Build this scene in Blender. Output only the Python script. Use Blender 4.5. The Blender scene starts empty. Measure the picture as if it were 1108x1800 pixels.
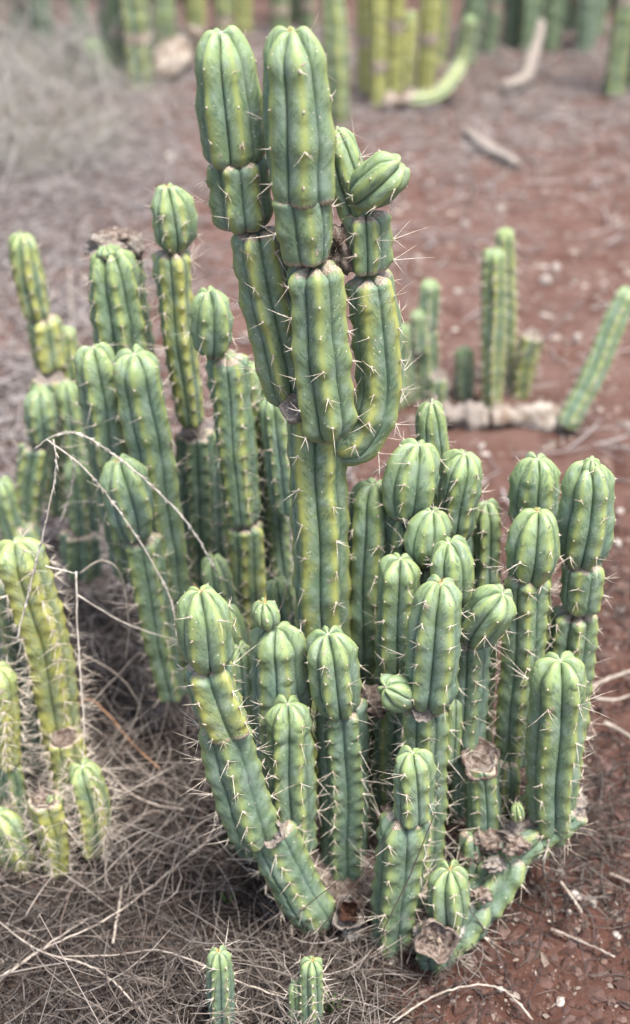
import bpy, math, random
import numpy as np
from mathutils import Vector, Matrix

random.seed(7)
rng = np.random.default_rng(7)
scene = bpy.context.scene
col = scene.collection

# ------------------------------------------------------------------ camera
CAM_H, PITCH, VFOV = 1.6, math.radians(32.0), math.radians(42.0)
PW, PH = 1108.0, 1800.0
FPX = (PH / 2) / math.tan(VFOV / 2)
CAM = np.array([0.0, 0.0, CAM_H])
FWD = np.array([0.0, math.cos(PITCH), -math.sin(PITCH)])
UPV = np.array([0.0, math.sin(PITCH), math.cos(PITCH)])
cam_data = bpy.data.cameras.new('camera')
cam = bpy.data.objects.new('camera', cam_data)
col.objects.link(cam)
cam.location = (0, 0, CAM_H)
cam.rotation_euler = (math.pi / 2 - PITCH, 0, 0)
cam_data.sensor_fit = 'VERTICAL'
cam_data.sensor_height = 24
cam_data.lens = 12 / math.tan(VFOV / 2)
cam_data.clip_end = 600
cam_data.dof.use_dof = True
cam_data.dof.focus_distance = 1.72
cam_data.dof.aperture_fstop = cam_data.lens / 20.0
scene.camera = cam

# ------------------------------------------------------------------ light
SUN_EL, SUN_AZ = math.radians(70), math.radians(42)     # azimuth measured from behind the camera towards its right
world = bpy.data.worlds.new('World')
scene.world = world
world.use_nodes = True
wn = world.node_tree
wn.nodes.clear()
sky = wn.nodes.new('ShaderNodeTexSky')
sky.sky_type = 'NISHITA'
sky.sun_disc = False
sky.sun_elevation = SUN_EL
sky.air_density = 1.0
sky.dust_density = 4.0
sky.ozone_density = 0.6
bg = wn.nodes.new('ShaderNodeBackground')
bg.inputs['Strength'].default_value = 0.062
wo = wn.nodes.new('ShaderNodeOutputWorld')
wn.links.new(sky.outputs[0], bg.inputs[0])
wn.links.new(bg.outputs[0], wo.inputs[0])
sdir = Vector((math.sin(SUN_AZ) * math.cos(SUN_EL), -math.cos(SUN_AZ) * math.cos(SUN_EL), math.sin(SUN_EL)))
sky.sun_rotation = math.atan2(sdir.x, sdir.y)
sun_data = bpy.data.lights.new('sun', 'SUN')
sun_data.energy = 1.5
sun_data.angle = math.radians(16)
sun_data.color = (1.0, 0.96, 0.91)
sun = bpy.data.objects.new('sun', sun_data)
col.objects.link(sun)
sun.rotation_euler = sdir.to_track_quat('Z', 'Y').to_euler()
vs = scene.view_settings
vs.view_transform = 'Standard'
vs.look = 'None'
vs.exposure = 2.36
vs.gamma = 1.0
scene.cycles.use_denoising = True
scene.cycles.max_bounces = 4
scene.cycles.diffuse_bounces = 1

# ------------------------------------------------------------------ pixel helpers (photo is 1108 x 1800)
def P(px, py, Y):
    """point at distance Y ahead of the camera foot that the photo shows at (px, py)"""
    d = FWD + np.array([1, 0, 0]) * ((px - PW / 2) / FPX) + UPV * ((PH / 2 - py) / FPX)
    return CAM + d * (Y / d[1])

def G(px, py, z=0.0):
    """ground point the photo shows at (px, py)"""
    d = FWD + np.array([1, 0, 0]) * ((px - PW / 2) / FPX) + UPV * ((PH / 2 - py) / FPX)
    return CAM + d * ((z - CAM_H) / d[2])

def depth(p):
    return float(np.dot(np.asarray(p) - CAM, FWD))

# ------------------------------------------------------------------ materials
def mat(name):
    m = bpy.data.materials.new(name)
    m.use_nodes = True
    nt = m.node_tree
    b = nt.nodes['Principled BSDF']
    return m, nt, b

class N:
    """tiny node-graph helper"""
    def __init__(self, nt): self.nt = nt
    def node(self, t, **kw):
        n = self.nt.nodes.new(t)
        for k, v in kw.items(): setattr(n, k, v)
        return n
    def link(self, a, b): self.nt.links.new(a, b)
    def val(self, s, x):
        if hasattr(x, 'links') or hasattr(x, 'is_linked'): self.link(x, s)
        else: s.default_value = x
    def math(self, op, a, b=0.0, c=0.0, clamp=False):
        n = self.node('ShaderNodeMath', operation=op, use_clamp=clamp)
        self.val(n.inputs[0], a); self.val(n.inputs[1], b); self.val(n.inputs[2], c)
        return n.outputs[0]
    def mix(self, f, a, b):
        n = self.node('ShaderNodeMix', data_type='RGBA')
        self.val(n.inputs[0], f)
        self.val(n.inputs[6], a if hasattr(a, 'is_linked') else (*a, 1))
        self.val(n.inputs[7], b if hasattr(b, 'is_linked') else (*b, 1))
        return n.outputs[2]
    def ramp(self, x, lo, hi, a=0.0, b=1.0):
        n = self.node('ShaderNodeMapRange', interpolation_type='SMOOTHSTEP')
        self.val(n.inputs[0], x)
        n.inputs[1].default_value = lo; n.inputs[2].default_value = hi
        n.inputs[3].default_value = a; n.inputs[4].default_value = b
        return n.outputs[0]
    def noise(self, vec, scale, detail=4, rough=0.55, dist=0.0):
        n = self.node('ShaderNodeTexNoise')
        self.link(vec, n.inputs['Vector'])
        n.inputs['Scale'].default_value = scale; n.inputs['Detail'].default_value = detail
        n.inputs['Roughness'].default_value = rough; n.inputs['Distortion'].default_value = dist
        return n.outputs[0]
    def voro(self, vec, scale, feature='F1'):
        n = self.node('ShaderNodeTexVoronoi', feature=feature)
        self.link(vec, n.inputs['Vector']); n.inputs['Scale'].default_value = scale
        return n
    def attr(self, name):
        n = self.node('ShaderNodeAttribute'); n.attribute_name = name
        return n
    def comb(self, x, y, z):
        n = self.node('ShaderNodeCombineXYZ')
        for s, v in zip(n.inputs, (x, y, z)): self.val(s, v)
        return n.outputs[0]

def skin_material():
    m, nt, b = mat('cactus_skin')
    k = N(nt)
    a1, a2 = k.attr('sk1'), k.attr('sk2')
    s1 = k.node('ShaderNodeSeparateXYZ'); k.link(a1.outputs['Vector'], s1.inputs[0])
    s2 = k.node('ShaderNodeSeparateXYZ'); k.link(a2.outputs['Vector'], s2.inputs[0])
    crest, z, tip = s1.outputs           # rib crest 0..1, metres up from the joint, metres below the tip
    yel, rnd, ang = s2.outputs           # how yellowed, random per segment, angle * radius (m)
    pos = k.node('ShaderNodeNewGeometry').outputs['Position']
    big = k.noise(pos, 22, 3)
    mid = k.noise(pos, 75, 4, 0.6)
    fine = k.noise(pos, 420, 3, 0.6)
    # colour of the epidermis: glaucous between the ribs, yellower on the crests
    blue = k.mix(k.ramp(big, 0.35, 0.68), (0.126, 0.200, 0.162), (0.142, 0.216, 0.160))
    green = k.mix(k.ramp(big, 0.35, 0.68), (0.120, 0.186, 0.118), (0.142, 0.206, 0.112))
    c = k.mix(k.ramp(k.math('ADD', yel, k.math('MULTIPLY', k.math('SUBTRACT', big, 0.5), 0.5)), 0.10, 0.55), blue, green)
    c = k.mix(k.math('MULTIPLY', k.ramp(mid, 0.45, 0.75), 0.5), c, (0.205, 0.280, 0.200))
    cr = k.math('MULTIPLY', k.math('POWER', crest, 2.1), k.ramp(mid, 0.25, 0.65, 0.62, 1.0))
    yb = k.math('ADD', k.math('MULTIPLY', yel, 1.0), k.math('MULTIPLY', k.math('SUBTRACT', big, 0.5), 0.6))
    f1 = k.math('MULTIPLY', cr, k.ramp(yb, -0.15, 0.45, 0.4, 1.0))
    c = k.mix(f1, c, (0.242, 0.302, 0.092))
    c = k.mix(k.math('MULTIPLY', k.math('POWER', crest, 6.0), 0.45), c, (0.330, 0.355, 0.110))
    f2 = k.math('MULTIPLY', k.ramp(k.math('ADD', yb, k.math('MULTIPLY', crest, 0.32)), 0.72, 1.25), 0.85)
    c = k.mix(f2, c, (0.390, 0.380, 0.095))
    # old growth is darker than fresh tips, with inner-clump shade painted in
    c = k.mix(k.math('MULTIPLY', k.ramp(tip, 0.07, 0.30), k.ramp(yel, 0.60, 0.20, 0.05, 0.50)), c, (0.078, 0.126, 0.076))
    # young growth near the tip
    c = k.mix(k.math('MULTIPLY', k.ramp(tip, 0.085, 0.004), 0.68), c, (0.250, 0.335, 0.140))
    # chevron veins on the rib flanks
    vz = k.math('ADD', k.math('MULTIPLY', z, 1.0), k.math('MULTIPLY', crest, -0.030))
    vv = k.comb(k.math('MULTIPLY', vz, 150.0), k.math('MULTIPLY', crest, 2.4), k.math('MULTIPLY', rnd, 40.0))
    vein = k.noise(vv, 1.0, 3, 0.6, 0.6)
    vfl = k.math('MULTIPLY', k.ramp(crest, 0.03, 0.25), k.ramp(crest, 0.98, 0.6))
    vf = k.math('MULTIPLY', k.ramp(vein, 0.50, 0.64), vfl)
    c = k.mix(k.math('MULTIPLY', vf, 0.62), c, (0.055, 0.105, 0.062))
    # pale pits and specks
    vo = k.voro(pos, 190)
    gate = k.ramp(big, 0.50, 0.64)
    sp = k.math('MULTIPLY', k.ramp(vo.outputs['Distance'], 0.19, 0.12), gate)
    c = k.mix(k.math('MULTIPLY', sp, 0.75), c, (0.55, 0.56, 0.42))
    vo2 = k.voro(pos, 95)
    sp2 = k.math('MULTIPLY', k.ramp(vo2.outputs['Distance'], 0.15, 0.09), k.ramp(big, 0.54, 0.46))
    c = k.mix(k.math('MULTIPLY', sp2, 0.8), c, (0.60, 0.56, 0.45))
    # corky wear at the joint and in blotches
    ck = k.ramp(k.math('ADD', z, k.math('MULTIPLY', k.math('SUBTRACT', mid, 0.5), 0.02)), 0.0090, 0.0020)
    ck = k.math('MAXIMUM', ck, k.math('MULTIPLY', k.ramp(k.math('ADD', tip, k.math('MULTIPLY', k.math('SUBTRACT', mid, 0.5), 0.03)), 1.007, 1.002), k.math('GREATER_THAN', tip, 0.95)))
    ck2 = k.math('MULTIPLY', k.ramp(k.noise(pos, 46, 4, 0.68), 0.635, 0.67), k.ramp(crest, 0.3, 0.75))
    ck = k.math('MAXIMUM', ck, k.math('MULTIPLY', ck2, 0.85))
    corkc = k.mix(k.ramp(fine, 0.35, 0.65), (0.20, 0.14, 0.095), (0.44, 0.38, 0.30))
    c = k.mix(ck, c, corkc)
    # waxy bloom: broad pale patches on the flanks, and fine mottling
    bl = k.math('MULTIPLY', k.ramp(k.noise(pos, 48, 3, 0.6), 0.42, 0.68), k.ramp(crest, 1.0, 0.55))
    c = k.mix(k.math('MULTIPLY', bl, 0.36), c, (0.290, 0.368, 0.322))
    c = k.mix(k.math('MULTIPLY', k.ramp(fine, 0.5, 0.8), 0.22), c, (0.29, 0.37, 0.27))
    k.link(c, b.inputs['Base Color'])
    k.link(k.math('ADD', k.math('MULTIPLY', mid, 0.25), 0.36), b.inputs['Roughness'])
    b.inputs['Specular IOR Level'].default_value = 0.42
    b.inputs['Subsurface Weight'].default_value = 0.0
    bm = k.node('ShaderNodeBump'); bm.inputs['Strength'].default_value = 0.55; bm.inputs['Distance'].default_value = 0.0016
    h = k.math('ADD', k.math('MULTIPLY', vein, vfl), k.math('ADD', k.math('MULTIPLY', mid, 0.6), k.math('MULTIPLY', fine, 0.3)))
    h = k.math('ADD', h, k.math('MULTIPLY', ck, k.math('MULTIPLY', fine, 1.2)))
    k.link(h, bm.inputs['Height']); k.link(bm.outputs[0], b.inputs['Normal'])
    return m

def noisy_material(name, c1, c2, scale, rough=0.85, bump=0.5, dist=0.003, c3=None, attr=False, stretch=None):
    m, nt, b = mat(name)
    k = N(nt)
    tc = k.node('ShaderNodeNewGeometry').outputs['Position']
    n1 = k.noise(tc, scale, 5, 0.62)
    n2 = k.noise(tc, scale * 5.3, 4, 0.6)
    c = k.mix(k.ramp(n1, 0.34, 0.66), c1, c2)
    if c3: c = k.mix(k.ramp(n2, 0.56, 0.70), c, c3)
    if attr:
        a = k.attr('tone')
        mul = k.node('ShaderNodeMix', data_type='RGBA', blend_type='MULTIPLY')
        mul.inputs[0].default_value = 1.0
        k.link(c, mul.inputs[6]); k.link(a.outputs['Color'], mul.inputs[7])
        c = mul.outputs[2]
    k.link(c, b.inputs['Base Color'])
    b.inputs['Roughness'].default_value = rough
    b.inputs['Specular IOR Level'].default_value = 0.25
    bm = k.node('ShaderNodeBump'); bm.inputs['Strength'].default_value = bump; bm.inputs['Distance'].default_value = dist
    k.link(k.math('ADD', n1, k.math('MULTIPLY', n2, 0.6)), bm.inputs['Height']); k.link(bm.outputs[0], b.inputs['Normal'])
    return m

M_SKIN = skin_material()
M_CORK = noisy_material('cork', (0.27, 0.22, 0.18), (0.44, 0.40, 0.36), 210, 0.95, 1.0, 0.005, (0.10, 0.065, 0.05))
M_CORKDARK = noisy_material('dark_cork', (0.10, 0.065, 0.05), (0.30, 0.25, 0.21), 110, 0.9, 0.9, 0.005, (0.05, 0.03, 0.025))
M_ROT = noisy_material('rotten_core', (0.045, 0.022, 0.015), (0.11, 0.05, 0.032), 240, 0.9, 0.9, 0.005, (0.04, 0.02, 0.015))
M_PALE = noisy_material('bleached_rind', (0.52, 0.48, 0.42), (0.66, 0.63, 0.58), 190, 0.9, 0.9, 0.005, (0.20, 0.14, 0.11))
M_LOG = noisy_material('weathered_log', (0.16, 0.115, 0.085), (0.40, 0.36, 0.31), 26, 0.9, 1.0, 0.008, (0.10, 0.07, 0.055))
M_SPINE = noisy_material('spine', (0.42, 0.345, 0.27), (0.72, 0.66, 0.56), 85, 0.55, 0.1, 0.001, (0.26, 0.18, 0.13))
M_YSPINE = noisy_material('young_spine', (0.50, 0.26, 0.08), (0.66, 0.42, 0.14), 90, 0.5, 0.1, 0.001)
M_WOOL = noisy_material('areole_wool', (0.30, 0.25, 0.18), (0.58, 0.54, 0.45), 300, 0.95, 0.6, 0.001)
M_STRAW = noisy_material('straw', (0.9, 0.9, 0.9), (1.0, 1.0, 1.0), 60, 0.8, 0.2, 0.001, attr=True)
M_STALK = noisy_material('dry_stalk', (0.22, 0.185, 0.155), (0.42, 0.37, 0.315), 70, 0.8, 0.4, 0.001, (0.30, 0.24, 0.19))
M_ARCH = noisy_material('pale_stalk', (0.36, 0.32, 0.27), (0.60, 0.55, 0.48), 70, 0.8, 0.4, 0.001, (0.26, 0.21, 0.17))
M_TWIG = noisy_material('twig_bark', (0.15, 0.115, 0.095), (0.30, 0.25, 0.21), 80, 0.85, 0.6, 0.002)
M_RUST = noisy_material('rusty_stalk', (0.28, 0.15, 0.08), (0.40, 0.24, 0.14), 60, 0.8, 0.3, 0.001)
M_STONE = noisy_material('pale_stone', (0.25, 0.21, 0.18), (0.42, 0.385, 0.34), 150, 0.85, 0.6, 0.003, (0.22, 0.15, 0.12))
M_CHIP = noisy_material('chip', (0.9, 0.9, 0.9), (1, 1, 1), 90, 0.85, 0.5, 0.002, attr=True)
M_LEAF = noisy_material('green_leaf', (0.06, 0.12, 0.035), (0.10, 0.18, 0.05), 60, 0.6, 0.2, 0.001)
M_BUSH = noisy_material('dark_leaf', (0.035, 0.06, 0.03), (0.07, 0.105, 0.05), 9, 0.7, 0.2, 0.002)

def ground_material():
    m, nt, b = mat('red_soil')
    k = N(nt)
    pos = k.node('ShaderNodeNewGeometry').outputs['Position']
    lit = k.attr('litter').outputs['Fac']
    n1 = k.noise(pos, 5, 5, 0.6); n2 = k.noise(pos, 38, 6, 0.65); n3 = k.noise(pos, 260, 4, 0.65)
    c = k.mix(k.ramp(n1, 0.32, 0.7), (0.068, 0.032, 0.023), (0.102, 0.052, 0.039))
    c = k.mix(k.math('MULTIPLY', k.ramp(n2, 0.5, 0.72), 0.55), c, (0.145, 0.098, 0.083))
    c = k.mix(k.math('MULTIPLY', k.ramp(n3, 0.55, 0.75), 0.45), c, (0.062, 0.032, 0.025))
    g = k.mix(k.ramp(n2, 0.35, 0.65), (0.045, 0.032, 0.028), (0.100, 0.079, 0.070))
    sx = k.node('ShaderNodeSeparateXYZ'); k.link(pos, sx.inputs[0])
    far_haze = k.math('MULTIPLY', k.ramp(sx.outputs[1], 1.7, 3.4, 0.0, 0.62), k.ramp(k.noise(pos, 9, 4, 0.6), 0.30, 0.62))  # paler with distance: hazy brightness painted into the soil
    c = k.mix(far_haze, c, (0.165, 0.106, 0.090))
    g = k.mix(k.math('MULTIPLY', far_haze, 0.8), g, (0.205, 0.178, 0.168))
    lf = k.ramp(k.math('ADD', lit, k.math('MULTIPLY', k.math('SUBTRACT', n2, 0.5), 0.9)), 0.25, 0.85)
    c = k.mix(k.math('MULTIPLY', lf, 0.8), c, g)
    k.link(c, b.inputs['Base Color'])
    b.inputs['Roughness'].default_value = 0.95
    b.inputs['Specular IOR Level'].default_value = 0.15
    bm = k.node('ShaderNodeBump'); bm.inputs['Strength'].default_value = 0.9; bm.inputs['Distance'].default_value = 0.012
    k.link(k.math('ADD', n2, k.math('MULTIPLY', n3, 0.35)), bm.inputs['Height']); k.link(bm.outputs[0], b.inputs['Normal'])
    return m
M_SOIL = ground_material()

# ------------------------------------------------------------------ mesh helpers
def link(o, parent=None):
    col.objects.link(o)
    if parent: o.parent = parent
    return o

def tag(o, label=None, cat=None, group=None, kind=None):
    if label: o['label'] = label
    if cat: o['category'] = cat
    if group: o['group'] = group
    if kind: o['kind'] = kind
    return o

def mesh_np(name, V, F, mats, smooth=True, mi=None):
    """F: list of arrays (n,3) or (n,4)"""
    me = bpy.data.meshes.new(name)
    V = np.asarray(V, np.float32)
    me.vertices.add(len(V)); me.vertices.foreach_set('co', V.ravel())
    sizes = np.concatenate([np.full(len(f), f.shape[1]) for f in F])
    loops = np.concatenate([f.ravel() for f in F]).astype(np.int32)
    me.loops.add(len(loops)); me.loops.foreach_set('vertex_index', loops)
    st = np.zeros(len(sizes), np.int32); st[1:] = np.cumsum(sizes)[:-1]
    me.polygons.add(len(sizes)); me.polygons.foreach_set('loop_start', st)
    if mi is not None: me.polygons.foreach_set('material_index', np.asarray(mi, np.int32))
    me.polygons.foreach_set('use_smooth', np.full(len(sizes), smooth))
    for m in (mats if isinstance(mats, (list, tuple)) else [mats]): me.materials.append(m)
    me.update(calc_edges=True)
    return me

class Soup:
    """collects vertices and quads/tris of one piece"""
    def __init__(self): self.V, self.Q, self.T, self.mq, self.mt, self.n = [], [], [], [], [], 0
    def add(self, V, Q=None, T=None, m=0):
        V = np.asarray(V, float)
        self.V.append(V)
        if Q is not None and len(Q): self.Q.append(np.asarray(Q) + self.n); self.mq += [m] * len(Q)
        if T is not None and len(T): self.T.append(np.asarray(T) + self.n); self.mt += [m] * len(T)
        self.n += len(V)
    def mesh(self, name, mats, smooth=True):
        F = []
        if self.Q: F.append(np.concatenate(self.Q))
        if self.T: F.append(np.concatenate(self.T))
        return mesh_np(name, np.concatenate(self.V), F, mats, smooth, self.mq + self.mt)

def smooth_curve(pts, n):
    pts = np.asarray(pts, float)
    if len(pts) == 2:
        t = np.linspace(0, 1, n)[:, None]
        return pts[0] * (1 - t) + pts[1] * t
    p = np.vstack([2 * pts[0] - pts[1], pts, 2 * pts[-1] - pts[-2]])
    out = []
    for u in np.linspace(0, len(pts) - 1 - 1e-9, n):
        i = int(u); t = u - i
        a, b, c, d = p[i], p[i + 1], p[i + 2], p[i + 3]
        out.append(0.5 * (2 * b + (c - a) * t + (2 * a - 5 * b + 4 * c - d) * t * t + (3 * b - a - 3 * c + d) * t ** 3))
    return np.array(out)

def frames(C):
    T = np.gradient(C, axis=0); T /= np.linalg.norm(T, axis=1)[:, None] + 1e-12
    ref = np.array([0, -1.0, 0.2]) if abs(T[0][1]) < 0.9 else np.array([1.0, 0, 0])
    U = np.zeros_like(C); W = np.zeros_like(C)
    u = ref
    for i in range(len(C)):
        u = u - T[i] * np.dot(u, T[i]); u /= np.linalg.norm(u)
        U[i] = u; W[i] = np.cross(T[i], u)
    return T, U, W

def tube(soup, pts, r0, r1, sides=5, n=10, m=0, wob=0.0, cap=True):
    C = smooth_curve(pts, n)
    if wob: C = C + rng.normal(0, wob, C.shape) * np.linspace(0.3, 1, n)[:, None]
    T, U, W = frames(C)
    r = np.linspace(r0, r1, n)
    a = np.arange(sides) * 2 * math.pi / sides
    V = C[:, None, :] + r[:, None, None] * (np.cos(a)[None, :, None] * U[:, None, :] + np.sin(a)[None, :, None] * W[:, None, :])
    V = V.reshape(-1, 3)
    i, j = np.meshgrid(np.arange(n - 1), np.arange(sides), indexing='ij')
    j2 = (j + 1) % sides
    Q = np.stack([i * sides + j, i * sides + j2, (i + 1) * sides + j2, (i + 1) * sides + j], -1).reshape(-1, 4)
    Tt = []
    if cap:
        for kk in range(1, sides - 1):
            Tt.append((0, kk + 1, kk)); e = (n - 1) * sides
            Tt.append((e, e + kk, e + kk + 1))
    soup.add(V, Q, np.array(Tt) if Tt else None, m)
    return C

# ------------------------------------------------------------------ ground
def lownoise(x, y, seed, freq, octaves=3):
    r = np.random.default_rng(seed)
    out = np.zeros_like(x); amp = 1.0
    for o in range(octaves):
        for _ in range(4):
            a = r.uniform(0, 2 * math.pi); ph = r.uniform(0, 6.28); f = freq * r.uniform(0.7, 1.4)
            out += amp * np.sin((x * math.cos(a) + y * math.sin(a)) * f + ph) * 0.5
        amp *= 0.55; freq *= 2.1
    return out / 2.2

def ground_z(x, y):
    x = np.asarray(x, float); y = np.asarray(y, float)
    return 0.018 * lownoise(x, y, 1, 3.0) + 0.005 * lownoise(x, y, 2, 22.0, 2) - 0.006

def litter_amount(x, y):
    """0 bare red soil .. 1 thick dry grass"""
    x = np.asarray(x, float); y = np.asarray(y, float)
    edge = 0.13 + 0.05 * lownoise(x, y, 5, 6.0)
    near = 1 / (1 + np.exp((x - edge) / 0.05))
    far = 1 / (1 + np.exp((x + 0.22 + 0.08 * (y - 2) + 0.35 * lownoise(x, y, 6, 2.2)) / 0.22)) * 0.8
    w = 1 / (1 + np.exp((y - 2.1) / 0.25))
    a = near * w + far * (1 - w)
    patch = np.exp(-(((x - 0.42) / 0.13) ** 2 + ((y - 1.62) / 0.25) ** 2)) * 0.5
    back = 1 / (1 + np.exp(-(y - 5.2) / 0.4)) * 0.45
    rows = (0.02 + 0.20 * np.clip(lownoise(x, y, 9, 4.0), 0, 1)) * np.where(y > 2.0, 1.0, 0.35)
    hole = np.clip(lownoise(x, y, 12, 3.0) - 0.25, 0, 1) * 0.8
    return np.clip(np.maximum.reduce([a - hole * (y > 1.9), patch, back, rows]), 0, 1)

def build_ground():
    def axis(lo, hi, fine, far, nfar):
        c = np.arange(lo, hi + fine / 2, fine)
        g = np.geomspace(1, far, nfar)
        step = fine * (g - 1) / (g[1] - 1)
        return np.concatenate([(lo - step[1:])[::-1], c, hi + step[1:]])
    xs = axis(-1.6, 1.6, 0.014, 6000, 40)
    ys = axis(0.6, 4.2, 0.014, 6000, 40)
    X, Y = np.meshgrid(xs, ys)
    Z = ground_z(X, Y)
    fade = np.clip(1 - (np.hypot(X, Y - 2) - 15) / 30, 0, 1)
    Z = Z * fade
    near = (np.abs(X) < 1.7) & (Y < 4.3) & (Y > 0.5)
    Z += np.where(near, rng.normal(0, 0.0016, Z.shape) + 0.003 * lownoise(X, Y, 3, 70.0, 2), 0)
    ny, nx = X.shape
    V = np.stack([X, Y, Z], -1).reshape(-1, 3)
    i, j = np.meshgrid(np.arange(ny - 1), np.arange(nx - 1), indexing='ij')
    Q = np.stack([i * nx + j, i * nx + j + 1, (i + 1) * nx + j + 1, (i + 1) * nx + j], -1).reshape(-1, 4)
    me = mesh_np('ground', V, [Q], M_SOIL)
    at = me.attributes.new('litter', 'FLOAT', 'POINT')
    at.data.foreach_set('value', litter_amount(V[:, 0], V[:, 1]).astype(np.float32))
    o = link(bpy.data.objects.new('ground', me))
    tag(o, 'red brown soil strewn with dry litter', kind='structure')
build_ground()

# ------------------------------------------------------------------ cactus stems
SEGMENTS = []          # everything needed later to set the spines

def segment(parent, pts, w, ribs=6, top='dome', dome=1.15, bot=0.55, yel=0.35, sp=1.0, cons=(), p=0.50, d=0.29,
            res=1.0, name='stem', spacing=0.030, wrinkle=1.0, b0=0.60, bulge=0.05, phase=None, tuft=True, tuft_young=False, seed=None, rad=None, egg=0.12, ang=None, lumpy=1.0):
    """one growth segment of a columnar cactus, ribbed, from its joint to its tip; pts are points in space"""
    pts = np.asarray(pts, float)
    wmid = w if not isinstance(w, (list, tuple)) else None
    L0 = np.sum(np.linalg.norm(np.diff(smooth_curve(pts, 24), axis=0), axis=1))
    dm = depth(pts.mean(0))
    if rad is None:
        ra, rb = (w, w) if wmid else (w[0], w[1])
        Ra, Rb = 1.03 * ra / 2 * dm / FPX, 1.03 * rb / 2 * dm / FPX
    else:
        Ra, Rb = rad if isinstance(rad, (list, tuple)) else (rad, rad)
    R = (Ra + Rb) / 2
    r = np.random.default_rng(seed if seed is not None else int(abs(pts.sum() * 1e5)) % 999983)
    nper = max(6, int(round(14 * res)))
    na = ribs * nper
    nr = int(np.clip(L0 / (0.0030 / res), 14, 170))
    # denser rings near both ends
    u = np.linspace(0, 1, nr)
    zz = (u - 0.10 * np.sin(2 * math.pi * u) / (2 * math.pi) * 4 * 0.9)
    zz = (zz - zz[0]) / (zz[-1] - zz[0])
    Cf = smooth_curve(pts, 200)
    arc = np.concatenate([[0], np.cumsum(np.linalg.norm(np.diff(Cf, axis=0), axis=1))]); L = arc[-1]
    z = zz * L
    C = np.stack([np.interp(z, arc, Cf[:, k]) for k in range(3)], -1)
    T, U, W = frames(C)
    Rz = Ra + (Rb - Ra) * zz
    # profile
    f = np.ones(nr)
    lb = min(bot * R, 0.45 * L)
    ub = np.clip(z / lb, 0, 1)
    f *= b0 + (1 - b0) * np.sqrt(1 - (1 - ub) ** 2)
    e0 = {'dome': 0.02, 'cap': 0.40, 'cut': 0.80}[top]
    ld = min(dome * R, 0.75 * L) if top != 'cut' else min(0.3 * R, 0.3 * L)
    v = np.clip((L - z) / ld, 0, 1)
    ft = e0 + (1 - e0) * np.clip(1 - (1 - v) ** 2.3, 0, 1) ** 0.50
    f = f * ft
    if top == 'dome': f *= 1 - egg * np.clip((zz - 0.35) / 0.65, 0, 1) ** 1.5
    if top == 'dome' and L < 4.2 * R: bulge = 0.14
    f *= 1 + bulge * np.sin(math.pi * np.clip(zz * 1.05, 0, 1)) - bulge * 0.5
    for (tc, dp, wd) in cons:
        f *= 1 - dp * np.exp(-((zz - tc) / wd) ** 2)
    f *= 1 + 0.018 * np.sin(z * 55 + r.uniform(0, 6)) + 0.012 * np.sin(z * 120 + r.uniform(0, 6))
    sinphi = np.sqrt(np.clip(1 - np.clip(ft, 0, 1) ** 2, 0, 1))
    cosphi = np.sqrt(1 - sinphi ** 2)
    ph = (r.uniform(0, 2 * math.pi) if phase is None else (phase - 0.5) * 2 * math.pi / ribs)
    ub_ = (np.arange(na) % nper) / nper
    ribi = np.arange(na) // nper
    ribf = ub_ - 0.72 * np.sin(2 * math.pi * ub_) / (2 * math.pi)      # more points beside the furrow
    th = (ribi + ribf) * 2 * math.pi / ribs
    s = np.abs(np.sin(ribf * math.pi))
    tri = 1 - np.abs(2 * ribf - 1)
    if ang is None: ang = 0.38 if top == 'dome' else 0.75
    hprof = (1 - ang) * s ** p + ang * (tri ** 0.85)
    amp = r.normal(1, 0.09, ribs)
    twist = r.uniform(-0.14, 0.14) * (zz - 0.5) * 2 + 0.05 * np.sin(z * 30 + r.uniform(0, 6))
    TH = th[None, :] + ph + twist[:, None]
    # uneven rib spacing
    TH = TH + 0.10 * np.sin(TH * 2 + r.uniform(0, 6)) * 0.5
    rk = amp[ribi]
    groove = 0.90 * (1 - hprof) + (0.19 if top == 'dome' else 0.20) * np.exp(-(s / 0.10) ** 2)                                         # 1 in the furrow
    dpt = d * np.clip(f * 1.6, 0, 1)
    D = -Rz[:, None] * (dpt * (1 + 0.55 * sinphi))[:, None] * groove[None, :]
    D += Rz[:, None] * (rk[None, :] - 1) * (s[None, :] ** 1.5) * f[:, None]
    # tubercle bumps and the notch above every areole
    stag = r.uniform(0, 1, ribs)
    spc = spacing * r.uniform(0.9, 1.15)
    phz = z[:, None] / spc + stag[ribi][None, :]
    D += Rz[:, None] * 0.035 * wrinkle * np.cos(2 * math.pi * phz) * (s[None, :] ** 3) * f[:, None]
    jit = r.uniform(-0.12, 0.12, (ribs, int(L / spc) + 4))[ribi[None, :].repeat(nr, 0), np.clip(phz.astype(int), 0, int(L / spc) + 3)]
    notch = np.exp(-(((phz + jit - 0.22 - 0.45 * (1 - s)[None, :]) % 1.0 - 0.5) / 0.075) ** 2)
    deep = r.uniform(0.2, 1.6, (ribs, int(L / spc) + 4))[ribi[None, :].repeat(nr, 0), np.clip(phz.astype(int), 0, int(L / spc) + 3)]
    D -= Rz[:, None] * 0.034 * wrinkle * deep * notch * (s[None, :] ** 2.2) * f[:, None]
    # chevron folds on the flanks
    side = np.sign(0.5 - ribf)
    fold = np.sin(2 * math.pi * (z[:, None] / 0.021 - 1.5 * s[None, :]) + 1.6 * np.sin(TH * 3 + z[:, None] * 40 + r.uniform(0, 6)))
    D += Rz[:, None] * 0.020 * wrinkle * fold * (4 * s * (1 - s))[None, :] * f[:, None]
    lump = np.sin(TH * 2 + z[:, None] * 48 + r.uniform(0, 6)) * np.sin(TH + z[:, None] * -33 + r.uniform(0, 6))
    D += Rz[:, None] * 0.034 * lumpy * lump * f[:, None]
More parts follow.
